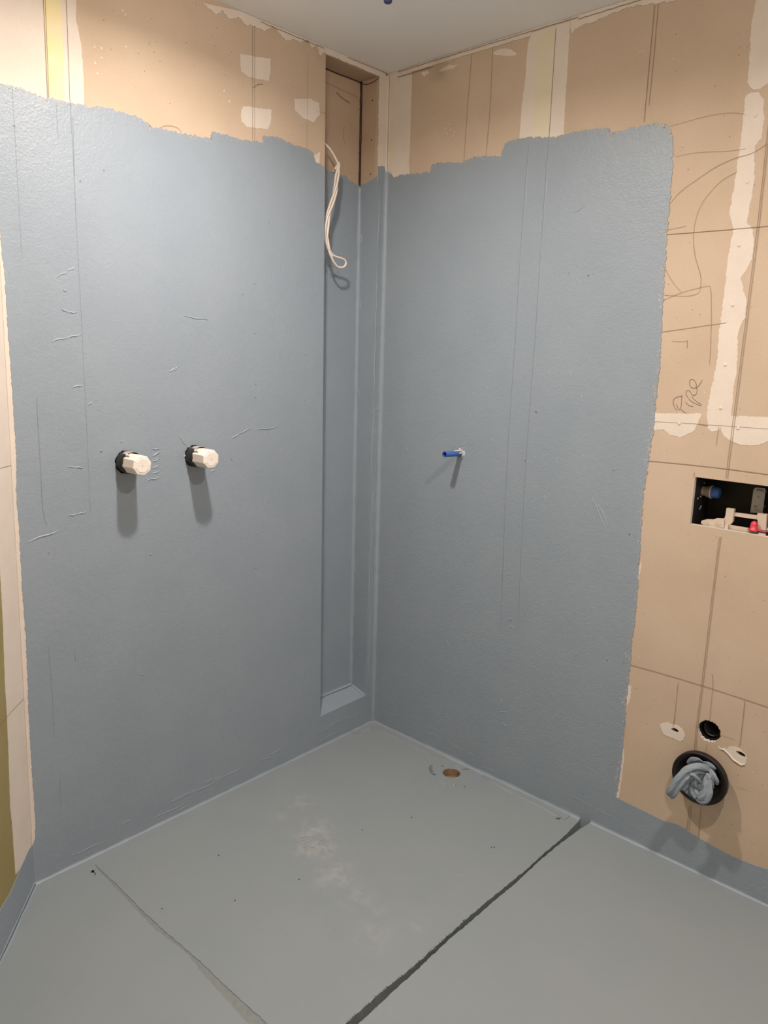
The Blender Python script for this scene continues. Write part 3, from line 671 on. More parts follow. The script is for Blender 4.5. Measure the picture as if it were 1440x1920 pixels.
# joint filler on the left wall
def patch(name, pts, pm, parent, seed, amp=0.0012, mat='filler', h=H_FILL, nrm=(1, 0, 0), step=0.004, wob=0.0, holes=()):
    bm = bmesh.new()
    slab(bm, [rag(pts, step, amp, seed, closed=True)] + list(holes), pm, 0.0, h, 0, wob, seed)
    fix_normals(bm, nrm)
    return obj(name, bm, M[mat], parent)
for i, q in enumerate(PL_small):
    patch('filler_patch', q, PL, wall_left, 20 + i)
edge = rag(list(reversed([(1.093, 2.4)] + PL_big[:])), 0.006, 0.0008, 25)
bm = bmesh.new()
slab(bm, [edge + [(ucorner(2.4) - 0.001, 2.398), (ucorner(2.0) - 0.001, 2.0)]], PL, 0.0, H_FILL)
slab(bm, [[(ucorner(2.0) - 0.001, 2.0), (1.28, 2.0), (1.28, 1.0), (1.29, 0.1), (ucorner(0.1) - 0.001, 0.1)]], PL, 0.0, H_FILL)
fix_normals(bm, (1, 0, 0))
obj('filler_joint', bm, M['filler'], wall_left)
bm = bmesh.new()
y = PL_yel
slab(bm, [[(y[0][0] + 0.002, 2.4), y[1], y[2], (y[3][0] - 0.001, 2.4)]], PL, 0.0, H_FILL + 0.0003)
fix_normals(bm, (1, 0, 0))
obj('joint_tape', bm, M['tape'], wall_left)
# ragged filler along the ceiling joint, and the lip over the recess
bm = bmesh.new()
slab(bm, [rag(PL_ceil[1:], 0.004, 0.0022, 31) + [(0.292, 2.381), (0.292, 2.399), (0.62, 2.399)]], PL, 0.0, 0.002)
slab(bm, [rag([(0.296, 2.380), (0.17, 2.379), (0.0, 2.378)], 0.006, 0.0012, 32) + [(0.0, 2.399), (0.296, 2.399)]], PL, 0.0, 0.003)
slab(bm, [rag([(0.0455, 2.40), (0.0455, 2.35), (0.047, 2.3), (0.0445, 2.2), (0.046, 2.05)], 0.006, 0.0016, 33) + [(0.001, 2.05), (0.001, 2.40)]], PL, 0.0, H_FILL + 0.0006)
cove(bm, [(0.0012, -0.0012, 2.07), (0.0012, -0.0012, 2.398)], (1, 0, 0), (0, -1, 0), 0.007, 4, 0, 0.2, 9)
for p in PL_specks:
    slab(bm, [circle(p, 0.0026, 8, 0.4, int(p[0] * 1e4))], PL, None, 0.0006)
fix_normals(bm, (1, 0, 0))
obj('filler_skim', bm, M['filler'], wall_left)
bm = bmesh.new()
for w, q in LL:
    ribbon(bm, rag(smooth_line(q, 5), 0.01, 0.0003, 8), w * 0.85 * MW, PL, H_FILL + 0.0006)
ribbon(bm, rag([(0.55, 2.3925), (0.36, 2.3925), (0.30, 2.393)], 0.01, 0.0008, 9), 0.002, PL, 0.0026)
ribbon(bm, rag([(0.20, 2.3945), (0.09, 2.395), (0.012, 2.396)], 0.01, 0.0006, 9), 0.002, PL, 0.0036)
ribbon(bm, [(0.018, 2.391), (0.008, 2.393)], 0.006, PL, 0.0037)
rq = random.Random(77)
for _ in range(40):
    u = rq.uniform(0.32, 1.08); zz = rq.uniform(2.06, 2.38)
    if rq.random() < 0.5: slab(bm, [circle((u, zz), rq.uniform(0.0008, 0.0018), 7, 0.3, 1)], PL, None, 0.0005)
obj('pencil_marks', bm, M['pencil_faint'], wall_left)

# ---- right wall
SOIL = (1.297, 0.322)
FLUSH = (1.294, 0.448)
BOLTS = [(1.2005, 0.4155), (1.3835, 0.414)]
HX0, HX1, HZ0, HZ1 = 1.177, 1.400, 1.026, 1.157
bm = bmesh.new()
flush_rag = circle(FLUSH, 0.0315, 60, 0.05, 4)
bolt_h = [[(BOLTS[0][0] + math.cos(a) * 0.0112, BOLTS[0][1] + math.sin(a) * 0.0065) for a in np.linspace(0, 6.283, 15)[:-1]],
          [(BOLTS[1][0] + math.cos(a) * 0.0125 * (1 + 0.12 * math.sin(3 * a)), BOLTS[1][1] - 0.002 * math.cos(a) + math.sin(a) * 0.0068) for a in np.linspace(0, 6.283, 17)[:-1]]]
holes = [[(HX0, HZ0), (HX1, HZ0), (HX1, HZ1), (HX0, HZ1)], flush_rag, circle(SOIL, 0.049, 48)] + bolt_h + [circle((0.384, 1.136), 0.012, 20)]
slab(bm, [[(-0.11, -0.03), (2.62, -0.03), (2.62, CEIL), (-0.11, CEIL)]] + holes, PR, -0.013, 0.0, rim=1)
fix_normals(bm, (0, -1, 0))
wall_right = obj('wall_right', bm, [M['board'], M['board_core']])
tag(wall_right, kind='structure')

r_top = [p for p in R_top if p[0] > 0.002]
loopR = [(0.0015, 0.0), (0.0015, 2.08)]
loopR += rag(r_top, 0.0035, 0.0026, 41)
loopR += rag(R_right[1:], 0.0035, 0.0022, 42)
loopR += rag(R_band[1:-1], 0.005, 0.0012, 43)
loopR += [(1.56, 0.122), (1.9, 0.118), (2.6, 0.12), (2.6, 0.0)]
bm = bmesh.new()
slab(bm, [loopR, circle((0.384, 1.136), 0.0125, 20)], PR, 0.0, H_MEM)
slab(bm, [[(0.90, -0.029), (1.0, -0.029), (1.0, 0.0), (0.90, 0.0)]], PR, 0.0, H_MEM)
for a, b in RW:
    blob(bm, a, b, 0.0022, 0.0013, PR, 0, H_MEM)
for p in Rnub:
    blob(bm, p, (p[0] + 0.003, p[1] - 0.003), 0.0038, 0.0024, PR, 0, H_MEM)
rr = random.Random(9)
for _ in range(70):
    x = rr.uniform(0.35, 0.95); zz = rr.uniform(1.0, 1.95)
    L = rr.uniform(0.006, 0.02)
    blob(bm, (x, zz), (x + L * 0.5, zz - L), 0.0012, 0.0008, PR, 0, H_MEM)
for _ in range(14):
    x = rr.uniform(0.05, 1.0); zz = rr.uniform(0.012, 0.07)
    blob(bm, (x, zz), (x + rr.uniform(0.03, 0.09), zz + rr.uniform(-0.003, 0.003)), 0.0022, 0.0007, PR, 0, H_MEM)
for _ in range(16):
    zz = rr.uniform(0.03, 0.35); x = rr.uniform(0.004, 0.03)
    blob(bm, (x, zz), (x + rr.uniform(-0.002, 0.004), zz + rr.uniform(0.02, 0.05)), 0.0018, 0.0012, PR, 0, H_MEM)
# raised edges of the taped board joint under the coat
for k in range(2):
    q = RP[k][1]
    for a, b in zip(q, q[1:]):
        blob(bm, a, b, 0.004, 0.0006, PR, 0, H_MEM)
fix_normals(bm, (0, -1, 0))
obj('membrane_coat', bm, M['membrane'], wall_right)
# dry-roller flecks: bare spots along the right edge of the coat
bm = bmesh.new()
rr = random.Random(12)
E = [Vector(p) for p in R_right]
for i in range(700):
    k = rr.randrange(len(E) - 1)
    p = E[k].lerp(E[k + 1], rr.random())
    off = abs(rr.gauss(0, 0.010)) + 0.0005
    if p.y < 1.0 and rr.random() < 0.25: continue
    c = (p.x - off, p.y)
    s = rr.uniform(0.0006, 0.0019) * max(0.35, 1 - off / 0.03)
    slab(bm, [[(c[0] + math.cos(a) * s * rr.uniform(0.5, 1.3), c[1] + math.sin(a) * s * rr.uniform(0.7, 2.0)) for a in (0, 1.1, 2.2, 3.3, 4.4, 5.4)]], PR, None, H_MEM + 0.0003)
fix_normals(bm, (0, -1, 0))
obj('bare_fleck', bm, M['board'], wall_right)
bm = bmesh.new()
for i in range(330):
    k = rr.randrange(len(E) - 1)
    p = E[k].lerp(E[k + 1], rr.random())
    if not (p.y < 0.62 or 1.2 < p.y < 1.28 or rr.random() < 0.2): continue
    off = abs(rr.gauss(0, 0.009)) + 0.0005
    c = (p.x - off, p.y)
    s = rr.uniform(0.0005, 0.0016)
    slab(bm, [[(c[0] + math.cos(a) * s * rr.uniform(0.5, 1.3), c[1] + math.sin(a) * s * rr.uniform(0.7, 2.2)) for a in (0, 1.1, 2.2, 3.3, 4.4, 5.4)]], PR, None, H_MEM + 0.0003)
for lpts, n, spread in ((lt, 200, 0.012), (r_top, 160, 0.010)):
    pass
fix_normals(bm, (0, -1, 0))
obj('filler_fleck', bm, M['filler'], wall_right)
# same along the top edges
for nm, pts, pm, par, nrm, mat in (('bare_fleck', lt, PL, wall_left, (1, 0, 0), 'board'), ('bare_fleck', r_top, PR, wall_right, (0, -1, 0), 'board')):
    bm = bmesh.new()
    E = [Vector(p) for p in pts]
    for i in range(330):
        k = rr.randrange(len(E) - 1)
        p = E[k].lerp(E[k + 1], rr.random())
        off = abs(rr.gauss(0, 0.006)) + 0.0015
        s = rr.uniform(0.0005, 0.0013)
        slab(bm, [[(p.x + math.cos(a) * s * rr.uniform(0.5, 1.3), p.y - off + math.sin(a) * s * rr.uniform(0.7, 2.2)) for a in (0, 1.1, 2.2, 3.3, 4.4, 5.4)]], pm, None, H_MEM + 0.0003)
    fix_normals(bm, nrm)
    obj(nm, bm, M[mat], par)
bm = bmesh.new()
for w, q in RP[:2]:
    ribbon(bm, rag(smooth_line(q, 4), 0.02, 0.0003, 5), 0.6 * MW, PR, H_MEM + 0.0009)
for p in Rpit[:2]:
    slab(bm, [circle(p, 0.0026, 9, 0.2, 3)], PR, None, H_MEM + 0.0004)
obj('surface_crease', bm, M['crease'], wall_right)
bm = bmesh.new()
cove(bm, [(0.0, -H_MEM, 0.0), (0.9336, -H_MEM, 0.0)], (0, 0, 1), (0, -1, 0), 0.010, 5, 0, 0.3, 18)
cove(bm, [(0.9706, -H_MEM, 0.006), (2.6, -H_MEM, 0.006)], (0, 0, 1), (0, -1, 0), 0.008, 5, 0, 0.3, 19)
obj('corner_fillet', bm, M['membrane'], wall_right)

for i, q in enumerate(PR_patches):
    patch('filler_patch', q, PR, wall_right, 50 + i, 0.0007 if i in (3, 4, 5) else 0.0014, nrm=(0, -1, 0), h=H_FILL if i not in (6, 7) else 0.0010, holes=[bolt_h[i - 6]] if i in (6, 7) else ())
bm = bmesh.new()
slab(bm, [[(0.001, 2.06)] + [(0.001, 2.399)] + [(PR_corner[0][0], 2.399)] + rag(PR_corner[1:], 0.006, 0.0010, 61)], PR, 0.0, H_FILL + 0.0004)
fix_normals(bm, (0, -1, 0))
obj('filler_joint', bm, M['filler'], wall_right)
bm = bmesh.new()
ls = PR_strip
slab(bm, [rag(ls[:5], 0.006, 0.0010, 62) + ls[5:8] + rag(ls[8:], 0.006, 0.0009, 63)], PR, 0.0, H_FILL + 0.0003)
fix_normals(bm, (0, -1, 0))
obj('filler_joint', bm, M['filler'], wall_right)
bm = bmesh.new()
slab(bm, [PR_yel], PR, 0.0, H_FILL + 0.0006)
slab(bm, [[(0.014, 2.08), (0.014, 2.36), (0.024, 2.36), (0.024, 2.08)]], PR, 0.0, H_FILL + 0.0007)
fix_normals(bm, (0, -1, 0))
obj('joint_tape', bm, M['tape_pale'], wall_right)
bm = bmesh.new()
slab(bm, [rag(PR_ceil, 0.006, 0.0010, 64) + [(PR_ceil[-1][0] + 0.005, 2.399), (PR_ceil[0][0] - 0.02, 2.399)]], PR, 0.0, 0.0035)
slab(bm, [rag(PR_ceil2, 0.005, 0.0022, 65) + [(PR_ceil2[-1][0], 2.399), (PR_ceil2[0][0], 2.399)]], PR, 0.0, 0.0025)
for p in PR_nubs:
    lathe(bm, PR(p[0], p[1], H_FILL), (0, -1, 0), [(0, 0.0044), (0.0012, 0.0042), (0.002, 0.0026), (0.0023, 0.0004)], 12)
for i, p in enumerate(PR_specks):
    s = 0.0016 if i > 8 else 0.0024
    slab(bm, [[(p[0] + math.cos(a) * s * rr.uniform(0.4, 1.2), p[1] + math.sin(a) * s * rr.uniform(0.6, 1.8)) for a in (0, 1.1, 2.2, 3.3, 4.4, 5.4)]], PR, None, 0.0006)
# bead of filler running along the lower edge of the bolt-hole smear
q = PR_patches[7][1:7]
tube(bm, [PR(a, b, 0.0012) for a, b in q], [0.001, 0.002, 0.0026, 0.0028, 0.0026, 0.0015], 8)
fix_normals(bm, (0, -1, 0))
obj('filler_skim', bm, M['filler'], wall_right)
bm = bmesh.new()
for w, q in RL:
    ribbon(bm, rag(smooth_line(q, 5), 0.012, 0.0003, 8), w * 0.72 * MW, PR, H_FILL + 0.0010)
ribbon(bm, rag([(0.045, 2.394), (0.30, 2.3945), (0.6, 2.3935), (0.72, 2.393)], 0.01, 0.0006, 21), 0.0022, PR, 0.0042)
ribbon(bm, rag([(0.72, 2.388), (0.9, 2.389), (1.05, 2.389)], 0.01, 0.0008, 22), 0.0022, PR, 0.0033)
ribbon(bm, rag([(0.046, 2.378), (0.12, 2.378), (0.2, 2.379)], 0.01, 0.0008, 22), 0.0025, PR, 0.004)
rq = random.Random(78)
for _ in range(120):
    x = rq.uniform(1.0, 1.55); zz = rq.uniform(0.14, 2.3)
    slab(bm, [circle((x, zz), rq.uniform(0.0006, 0.0016), 7, 0.3, 1)], PR, None, 0.0005)
obj('pencil_marks', bm, M['pencil_faint'], wall_right)
bm = bmesh.new()
for q in PIPE:
    ribbon(bm, smooth_line(q, 6), 0.0011, PR, 0.0009)
w = obj('handwriting', bm, M['pencil'], wall_right)
w['label'] = 'the word Pipe pencilled at a slant on bare board'
# brown stain ring where the drain was sealed
# ---- angled wall
bm = bmesh.new()
slab(bm, [[(-0.004, -0.03), (2.25, -0.03), (2.25, CEIL), (-0.004, CEIL)]], PA, -0.013, 0.0)
fix_normals(bm, AN)
wall_angled = obj('wall_angled', bm, M['green_board'])
tag(wall_angled, kind='structure')
bm = bmesh.new()
slab(bm, [[(0.0, 2.4), (0.0, 0.10)] + rag(A_joint, 0.006, 0.0008, 71) + [(0.058, 2.4)]], PA, 0.0, H_FILL)
fix_normals(bm, AN)
obj('filler_joint', bm, M['filler'], wall_angled)
bm = bmesh.new()
slab(bm, [[(0.0, 0.0)] + rag(A_band, 0.005, 0.0012, 72) + [(2.2, 0.12), (2.2, 0.0)]], PA, 0.0, H_MEM)
slab(bm, [[(0.0015, 1.74), (0.0015, 2.05)] + rag([(0.002, 2.05), (0.02, 2.05), (0.05, 2.045)], 0.004, 0.002, 73) + rag([(0.05, 2.04), (0.012, 1.75), (0.002, 1.72)], 0.004, 0.001, 74)], PA, 0.0, H_MEM)
a, b = PA(0, 0, H_MEM), PA(2.2, 0, H_MEM)
cove(bm, [a, b], (0, 0, 1), AN, 0.008, 5, 0, 0.3, 20)
fix_normals(bm, AN)
obj('membrane_coat', bm, M['membrane'], wall_angled)
bm = bmesh.new()
ribbon(bm, A_l1, 0.0013, PA, 0.0012); ribbon(bm, A_l2, 0.0013, PA, 0.0012)
obj('pencil_marks', bm, M['pencil_faint'], wall_angled)

# ---- the walls behind and beside the photographer
bm = bmesh.new()
box(bm, (1.64, -2.80, -0.03), (2.65, -2.76, CEIL))
tag(obj('wall_back', bm, M['white_wall']), kind='structure')
bm = bmesh.new()
box(bm, (2.6, -2.76, -0.03), (2.65, 0.0, CEIL))
tag(obj('wall_side', bm, M['white_wall']), kind='structure')

# ================================================================ the shower tray
tray = empty('shower_tray', (0.47, -0.6, -0.03))
tag(tray, 'blue-grey coated square shower base in the corner, with round drain and dusty shoe print', 'shower tray')
def under(o, parent):
    o.parent = parent
    o.matrix_parent_inverse = Matrix.Translation(-parent.location)
    return o
DR = (0.4680, -0.0826)
bm = bmesh.new()
tf = [(0.0, -1.2035), (0.045, -1.2033)] + rag(tray_F[:-1], 0.006, 0.0012, 81) + [(0.934, -1.187)]
te = [p for p in tray_edge if p[1] > -1.15]
slab(bm, [[(0.0, 0.0), (0.9335, 0.0)] + te + list(reversed(tf)), circle(DR, 0.0318, 48)], PF, -0.03, 0.0)
fix_normals(bm, (0, 0, 1))
# tape ridges and trowel marks along the back edge
def ridge(pts, r, h):
    for a, b in zip(pts, pts[1:]): blob(bm, a, b, r, h, PF, 0, 0.0)
slab(bm, [[(0.012, -0.006), (0.38, -0.006), (0.39, -0.02), (0.33, -0.034), (0.2, -0.036), (0.03, -0.037), (0.012, -0.06)]], PF, 0.0, 0.0012)
slab(bm, [rag([(0.55, -0.006), (0.9, -0.006), (0.9, -0.04), (0.78, -0.038), (0.64, -0.033), (0.555, -0.022)], 0.01, 0.0008, 3, True)], PF, 0.0, 0.0014)
slab(bm, [[(0.006, -0.012), (0.006, -0.13), (0.03, -0.128), (0.034, -0.04)]], PF, 0.0, 0.0013)
blob(bm, (0.05, -0.038), (0.2, -0.037), 0.006, 0.006, PF); blob(bm, (0.2, -0.037), (0.33, -0.035), 0.005, 0.0045, PF)
blob(bm, (0.034, -0.04), (0.034, -0.11), 0.006, 0.006, PF)
blob(bm, (0.57, -0.027), (0.70, -0.034), 0.007, 0.006, PF); blob(bm, (0.70, -0.034), (0.885, -0.041), 0.007, 0.007, PF)
blob(bm, (0.885, -0.036), (0.876, -0.058), 0.007, 0.007, PF)
blob(bm, (0.03, -0.03), (0.04, -0.045), 0.006, 0.004, PF)
ar = smooth_line([(0.385, -0.096), (0.395, -0.112), (0.412, -0.127), (0.435, -0.135)], 5)
ridge(ar, 0.006, 0.004)
for k in range(14):
    a = rr.uniform(0, 6.28); q = rr.uniform(0.045, 0.08)
    p = (DR[0] + math.cos(a) * q, min(-0.02, DR[1] + math.sin(a) * q))
    blob(bm, p, (p[0] + rr.uniform(-0.015, 0.015), p[1] + rr.uniform(-0.008, 0.008)), 0.005, 0.0035, PF)
for k in range(60):
    p = (rr.uniform(0.05, 0.88), rr.uniform(-1.12, -0.1)); L = rr.uniform(0.01, 0.05); a = rr.uniform(-0.5, 0.3)
    blob(bm, p, (p[0] + L * math.cos(a), p[1] + L * math.sin(a)), rr.uniform(0.003, 0.007), 0.0008, PF)
# ragged teeth of dried coating on the front lip
for i in range(60):
    yy = -0.62 - rr.random() * 0.45
    k = min(range(len(te)), key=lambda j: abs(te[j][1] - yy))
    p = te[k]
    blob(bm, (p[0] - 0.003, p[1]), (p[0] + 0.004, p[1] + 0.001), 0.0012, 0.002, PF)
fix_normals(bm, (0, 0, 1))
tb = under(obj('tray_base', bm, M['tray']), tray)
# shoe print in the dust: tread bars
bm = bmesh.new()
for i in range(0, len(shoe) - 1, 2):
    a, b = shoe[i], shoe[i + 1]
    slab(bm, [rag([(a[0], a[1]), (a[0] + 0.003, a[1] - 0.004), (b[0] + 0.003, b[1] - 0.004), (b[0], b[1])], 0.003, 0.0008, i, True)], PF, None, 0.0004)
fix_normals(bm, (0, 0, 1))
under(obj('shoe_print', bm, M['shoe_dirt']), tray)
# drain
bm = bmesh.new()
lathe(bm, (DR[0], DR[1], -0.0285), (0, 0, 1), [(0.0, 0.0005), (0.0, 0.0300), (0.0285, 0.0306)], 40)
dc = under(obj('drain_cup', bm, M['drain_brown']), tray)
bm = bmesh.new()
lathe(bm, (DR[0], DR[1], -0.004), (0, 0, 1), [(0.0, 0.0308), (0.0045, 0.0308), (0.0056, 0.0325), (0.0045, 0.0355), (0.004, 0.0355)], 40, wob=lambda k, j: 0.01 * math.sin(k * 1.7))
dr = under(obj('drain_rim', bm, M['membrane_floor']), tray)
bm = bmesh.new()
slab(bm, [circle(speck[0], 0.005, 9, 0.3, 4)], PF, None, 0.0006)
p = speck[0]
ribbon(bm, [(p[0], p[1]), (p[0] + 0.012, p[1] + 0.001), (p[0] + 0.02, p[1] - 0.003)], 0.002, PF, 0.0006)
for q in fdebris:
    blob(bm, q, (q[0] + rr.uniform(-0.006, 0.006), q[1] + rr.uniform(0.002, 0.006)), 0.0016, 0.0012, PF)
obj('debris_specks', bm, M['hole_shade_dirt'], floor)
# ================================================================ capped tap pipes on the left wall
def capped_pipe(name, u, z, label, twist, seed):
    t = empty(name, (0, -u, z))
    tag(t, label, 'capped pipe', 'capped pipes on the left wall')
    r = random.Random(seed)
    # pipe tail behind the board
    bm = bmesh.new()
    lathe(bm, (-0.05, 0, 0), (1, 0, 0), [(0, 0.017), (0.06, 0.017)], 24, cap0=True)
    obj('pipe_tail', bm, M['black_plastic'], t, True)
    # black taped collar
    bm = bmesh.new()
    lathe(bm, (-0.016, 0, 0), (1, 0, 0), [(0, 0.012), (0, 0.0300), (0.012, 0.0305), (0.030, 0.0300), (0.044, 0.0292), (0.052, 0.0275), (0.052, 0.012)], 40,
          wob=lambda k, j: 0.012 * math.sin(k * 0.9 + j * 2.1) + r.uniform(-0.008, 0.008))
    tube(bm, [(0.012 + 0.002 * math.sin(a * 2), math.cos(a) * 0.0302, math.sin(a) * 0.0302) for a in np.linspace(0, 6.283, 40)], 0.0013, 6, cap=False)
    tube(bm, [(0.024 + 0.003 * math.sin(a), math.cos(a) * 0.0300, math.sin(a) * 0.0300) for a in np.linspace(0, 6.283, 40)], 0.0011, 6, cap=False)
    obj('taped_collar', bm, M['black_tape'], t, True, True)
    # grey band of bare fitting peeking above the tape
    bm = bmesh.new()
    pts = []
    for i in range(14):
        a = math.pi * (0.18 + 0.5 * i / 13)
        pts.append(a)
    r0 = [bm.verts.new((0.018 + 0.004 * math.sin(a * 3), math.cos(a) * 0.0312, math.sin(a) * 0.0312)) for a in pts]
    r1 = [bm.verts.new((0.040, math.cos(a) * 0.0308, math.sin(a) * 0.0308)) for a in pts]
    for i in range(13): bm.faces.new((r0[i], r0[i + 1], r1[i + 1], r1[i]))
    obj('fitting_band', bm, M['fitting_grey'], t, True)
    # octagonal white cap
    bm = bmesh.new()
    def octa(x, rad, tw):
        return [bm.verts.new((x, math.cos(math.pi / 4 * k + tw) * rad, math.sin(math.pi / 4 * k + tw) * rad)) for k in range(8)]
    rings = [octa(0.034, 0.029, twist), octa(0.0885, 0.0283, twist), octa(0.0905, 0.0262, twist), octa(0.0910, 0.0205, twist), octa(0.0918, 0.0200, twist)]
    for a, b in zip(rings, rings[1:]):
        for k in range(8): bm.faces.new((a[k], a[(k + 1) % 8], b[(k + 1) % 8], b[k]))
    bm.faces.new(list(reversed(rings[0]))); bm.faces.new(rings[-1])
    # small lug by the collar
    a = twist + math.pi * 0.62
    lug = Vector((0.045, math.cos(a) * 0.029, math.sin(a) * 0.029))
    tube(bm, [lug - Vector((0.008, 0, 0)), lug + Vector((0.010, 0, 0))], [0.004, 0.003], 8)
    bmesh.ops.recalc_face_normals(bm, faces=bm.faces)
    cap = obj('cap', bm, M['white_plastic'], t)
    bev = cap.modifiers.new('bev', 'BEVEL'); bev.width = 0.0012; bev.segments = 2; bev.limit_method = 'ANGLE'
    # moulded cross on the face
    bm = bmesh.new()
    box(bm, (0.0915, -0.0065, -0.0005), (0.0922, 0.0065, 0.0005)); box(bm, (0.0915, -0.0005, -0.0065), (0.0922, 0.0005, 0.0065))
    obj('moulded_cross', bm, M['cross_grey'], cap)
    return t
capped_pipe('capped_pipe', CAPS[0][0], CAPS[0][1], 'white octagonal capped pipe with black tape, the one farther from the recess', 0.2, 1)
capped_pipe('capped_pipe', CAPS[1][0], CAPS[1][1], 'white octagonal capped pipe with black tape, the one nearer the recess', 0.35, 2)

# ================================================================ blue pipe stub on the right wall
st = empty('pipe_stub', (0.384, 0, 1.136))
tag(st, 'short blue open-ended pipe stub sticking out of the grey-blue right wall', 'pipe')
bm = bmesh.new()
base = Vector((0.0, 0.04, 0.0)); tip = Vector((-0.003, -0.090, 0.0035))
ax = (tip - base).normalized(); Lp = (tip - base).length
lathe(bm, base, ax, [(0, 0.0102), (Lp - 0.001, 0.0102), (Lp, 0.0098), (Lp, 0.0084), (Lp - 0.05, 0.0082)], 28)
bmesh.ops.recalc_face_normals(bm, faces=bm.faces)
obj('pipe_tube', bm, M['blue_plastic'], st, True).modifiers.new('e', 'EDGE_SPLIT').split_angle = 0.7
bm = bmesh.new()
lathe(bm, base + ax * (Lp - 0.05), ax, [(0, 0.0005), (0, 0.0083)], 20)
obj('pipe_plug', bm, M['hole_shade_dirt'], st)
bm = bmesh.new()
rs = random.Random(5)
lathe(bm, (0, 0.0, 0.0), (0, -1, 0), [(-0.002, 0.0165), (0.0022, 0.0158), (0.006, 0.0125), (0.009, 0.0105)], 28, wob=lambda k, j: rs.uniform(-0.12, 0.12) * (1 if j else 0.5))
tube(bm, [(0.002, -0.003, 0.0115), (0.0015, -0.014, 0.0110), (0.0008, -0.028, 0.0108), (0.000, -0.040, 0.0110), (-0.001, -0.046, 0.0108)], [0.0085, 0.0075, 0.0060, 0.0040, 0.0015], 10, squash=(Vector((0, 0, 1)), 0.45))
tube(bm, [(0.009, -0.003, 0.006), (0.0095, -0.012, 0.0045), (0.0098, -0.026, 0.004)], [0.006, 0.0045, 0.0015], 10, squash=(Vector((1, 0, 0)), 0.4))
tube(bm, [(0.008, -0.003, 0.006), (0.016, -0.002, 0.005)], [0.005, 0.002], 8)
tube(bm, [(-0.004, -0.003, 0.013), (-0.010, -0.002, 0.018)], [0.004, 0.0015], 8)
obj('sealant_smear', bm, M['sealant_grey'], st, True, True)

# ================================================================ blue pipe in the ceiling
cp = empty('ceiling_pipe', (0.432, -0.472, CEIL))
tag(cp, 'dark blue pipe end poking down from the white ceiling', 'pipe')
bm = bmesh.new()
lathe(bm, (0, 0, 0.03), (0, 0, -1), [(0, 0.011), (0.072, 0.011), (0.0745, 0.0095)], 24, cap1=True)
obj('pipe_tube', bm, M['navy_plastic'], cp, True).modifiers.new('e', 'EDGE_SPLIT').split_angle = 0.6
bm = bmesh.new()
lathe(bm, (0, 0, 0.0), (0, 0, -1), [(0.0, 0.016), (0.0025, 0.0155), (0.003, 0.0112)], 24)
obj('pipe_collar', bm, M['navy_plastic'], cp, True)

# ================================================================ twisted cable in the recess
cab = empty('electrical_cable', (-0.02, -0.23, 1.75))
tag(cab, 'white electrical cable twisted into a hanging loop in the tall recess', 'cable')
def sm3(pts, n=6):
    P = [Vector(p) for p in pts]; out = []
    for i in range(len(P) - 1):
        p0 = P[max(0, i - 1)]; p1 = P[i]; p2 = P[i + 1]; p3 = P[min(len(P) - 1, i + 2)]
        for k in range(n):
            t = k / n
            out.append(0.5 * ((2 * p1) + (p2 - p0) * t + (2 * p0 - 5 * p1 + 4 * p2 - p3) * t * t + (3 * p1 - p0 - 3 * p2 + p3) * t ** 3))
    out.append(P[-1]); return out
core = sm3([(-0.02, -0.2135, 2.072), (-0.02, -0.2185, 2.035), (-0.02, -0.224, 1.995), (-0.019, -0.241, 1.948), (-0.018, -0.259, 1.903), (-0.017, -0.2655, 1.858), (-0.017, -0.2635, 1.822), (-0.017, -0.253, 1.799)], 9)
def strand(phase, turns, amp, pre, post, r):
    pts = []
    N = len(core)
    for i, p in enumerate(core):
        t = i / (N - 1)
        a = phase + turns * 6.283 * t
        e = min(1, 5 * t + 0.4) * min(1, 3.5 * (1 - t) + 0.4)
        pts.append(p + Vector((math.sin(a) * amp * e, math.cos(a) * amp * e, 0)))
    full = sm3([Vector(q) for q in pre] + [pts[0]], 6)[:-1] + pts + sm3([pts[-1]] + [Vector(q) for q in post], 7)[1:]
    o = [q - cab.location for q in full]
    bm = bmesh.new()
    tube(bm, o, r, 10)
    return obj('cable_strand', bm, M['cable_white'], cab, True, True)
strand(0.0, 1.25, 0.0052, [(-0.055, -0.284, 2.166), (-0.045, -0.262, 2.140), (-0.032, -0.240, 2.117), (-0.024, -0.224, 2.093)], [(-0.017, -0.240, 1.787), (-0.017, -0.222, 1.7805), (-0.017, -0.200, 1.7785), (-0.017, -0.181, 1.7745), (-0.017, -0.174, 1.7655), (-0.0175, -0.178, 1.755), (-0.018, -0.188, 1.7492), (-0.018, -0.197, 1.748)], 0.0037)
strand(2.1, 1.25, 0.0052, [(-0.020, -0.208, 2.064), (-0.021, -0.2075, 2.074), (-0.0205, -0.211, 2.079)], [(-0.016, -0.247, 1.782), (-0.016, -0.235, 1.765), (-0.0165, -0.219, 1.751), (-0.0175, -0.207, 1.7475), (-0.018, -0.197, 1.748)], 0.0037)
strand(4.2, 1.25, 0.0052, [(-0.028, -0.222, 2.058), (-0.024, -0.217, 2.066)], [(-0.018, -0.246, 1.789), (-0.018, -0.238, 1.780)], 0.0037)
bm = bmesh.new()
lathe(bm, Vector((-0.03, -0.2245, 2.051)) - cab.location, (0.3, -0.9, 0.3), [(-0.004, 0.004), (0.004, 0.0042), (0.0042, 0.0015)], 12, cap0=True, cap1=True)
obj('cable_end', bm, M['fitting_grey'], cab)

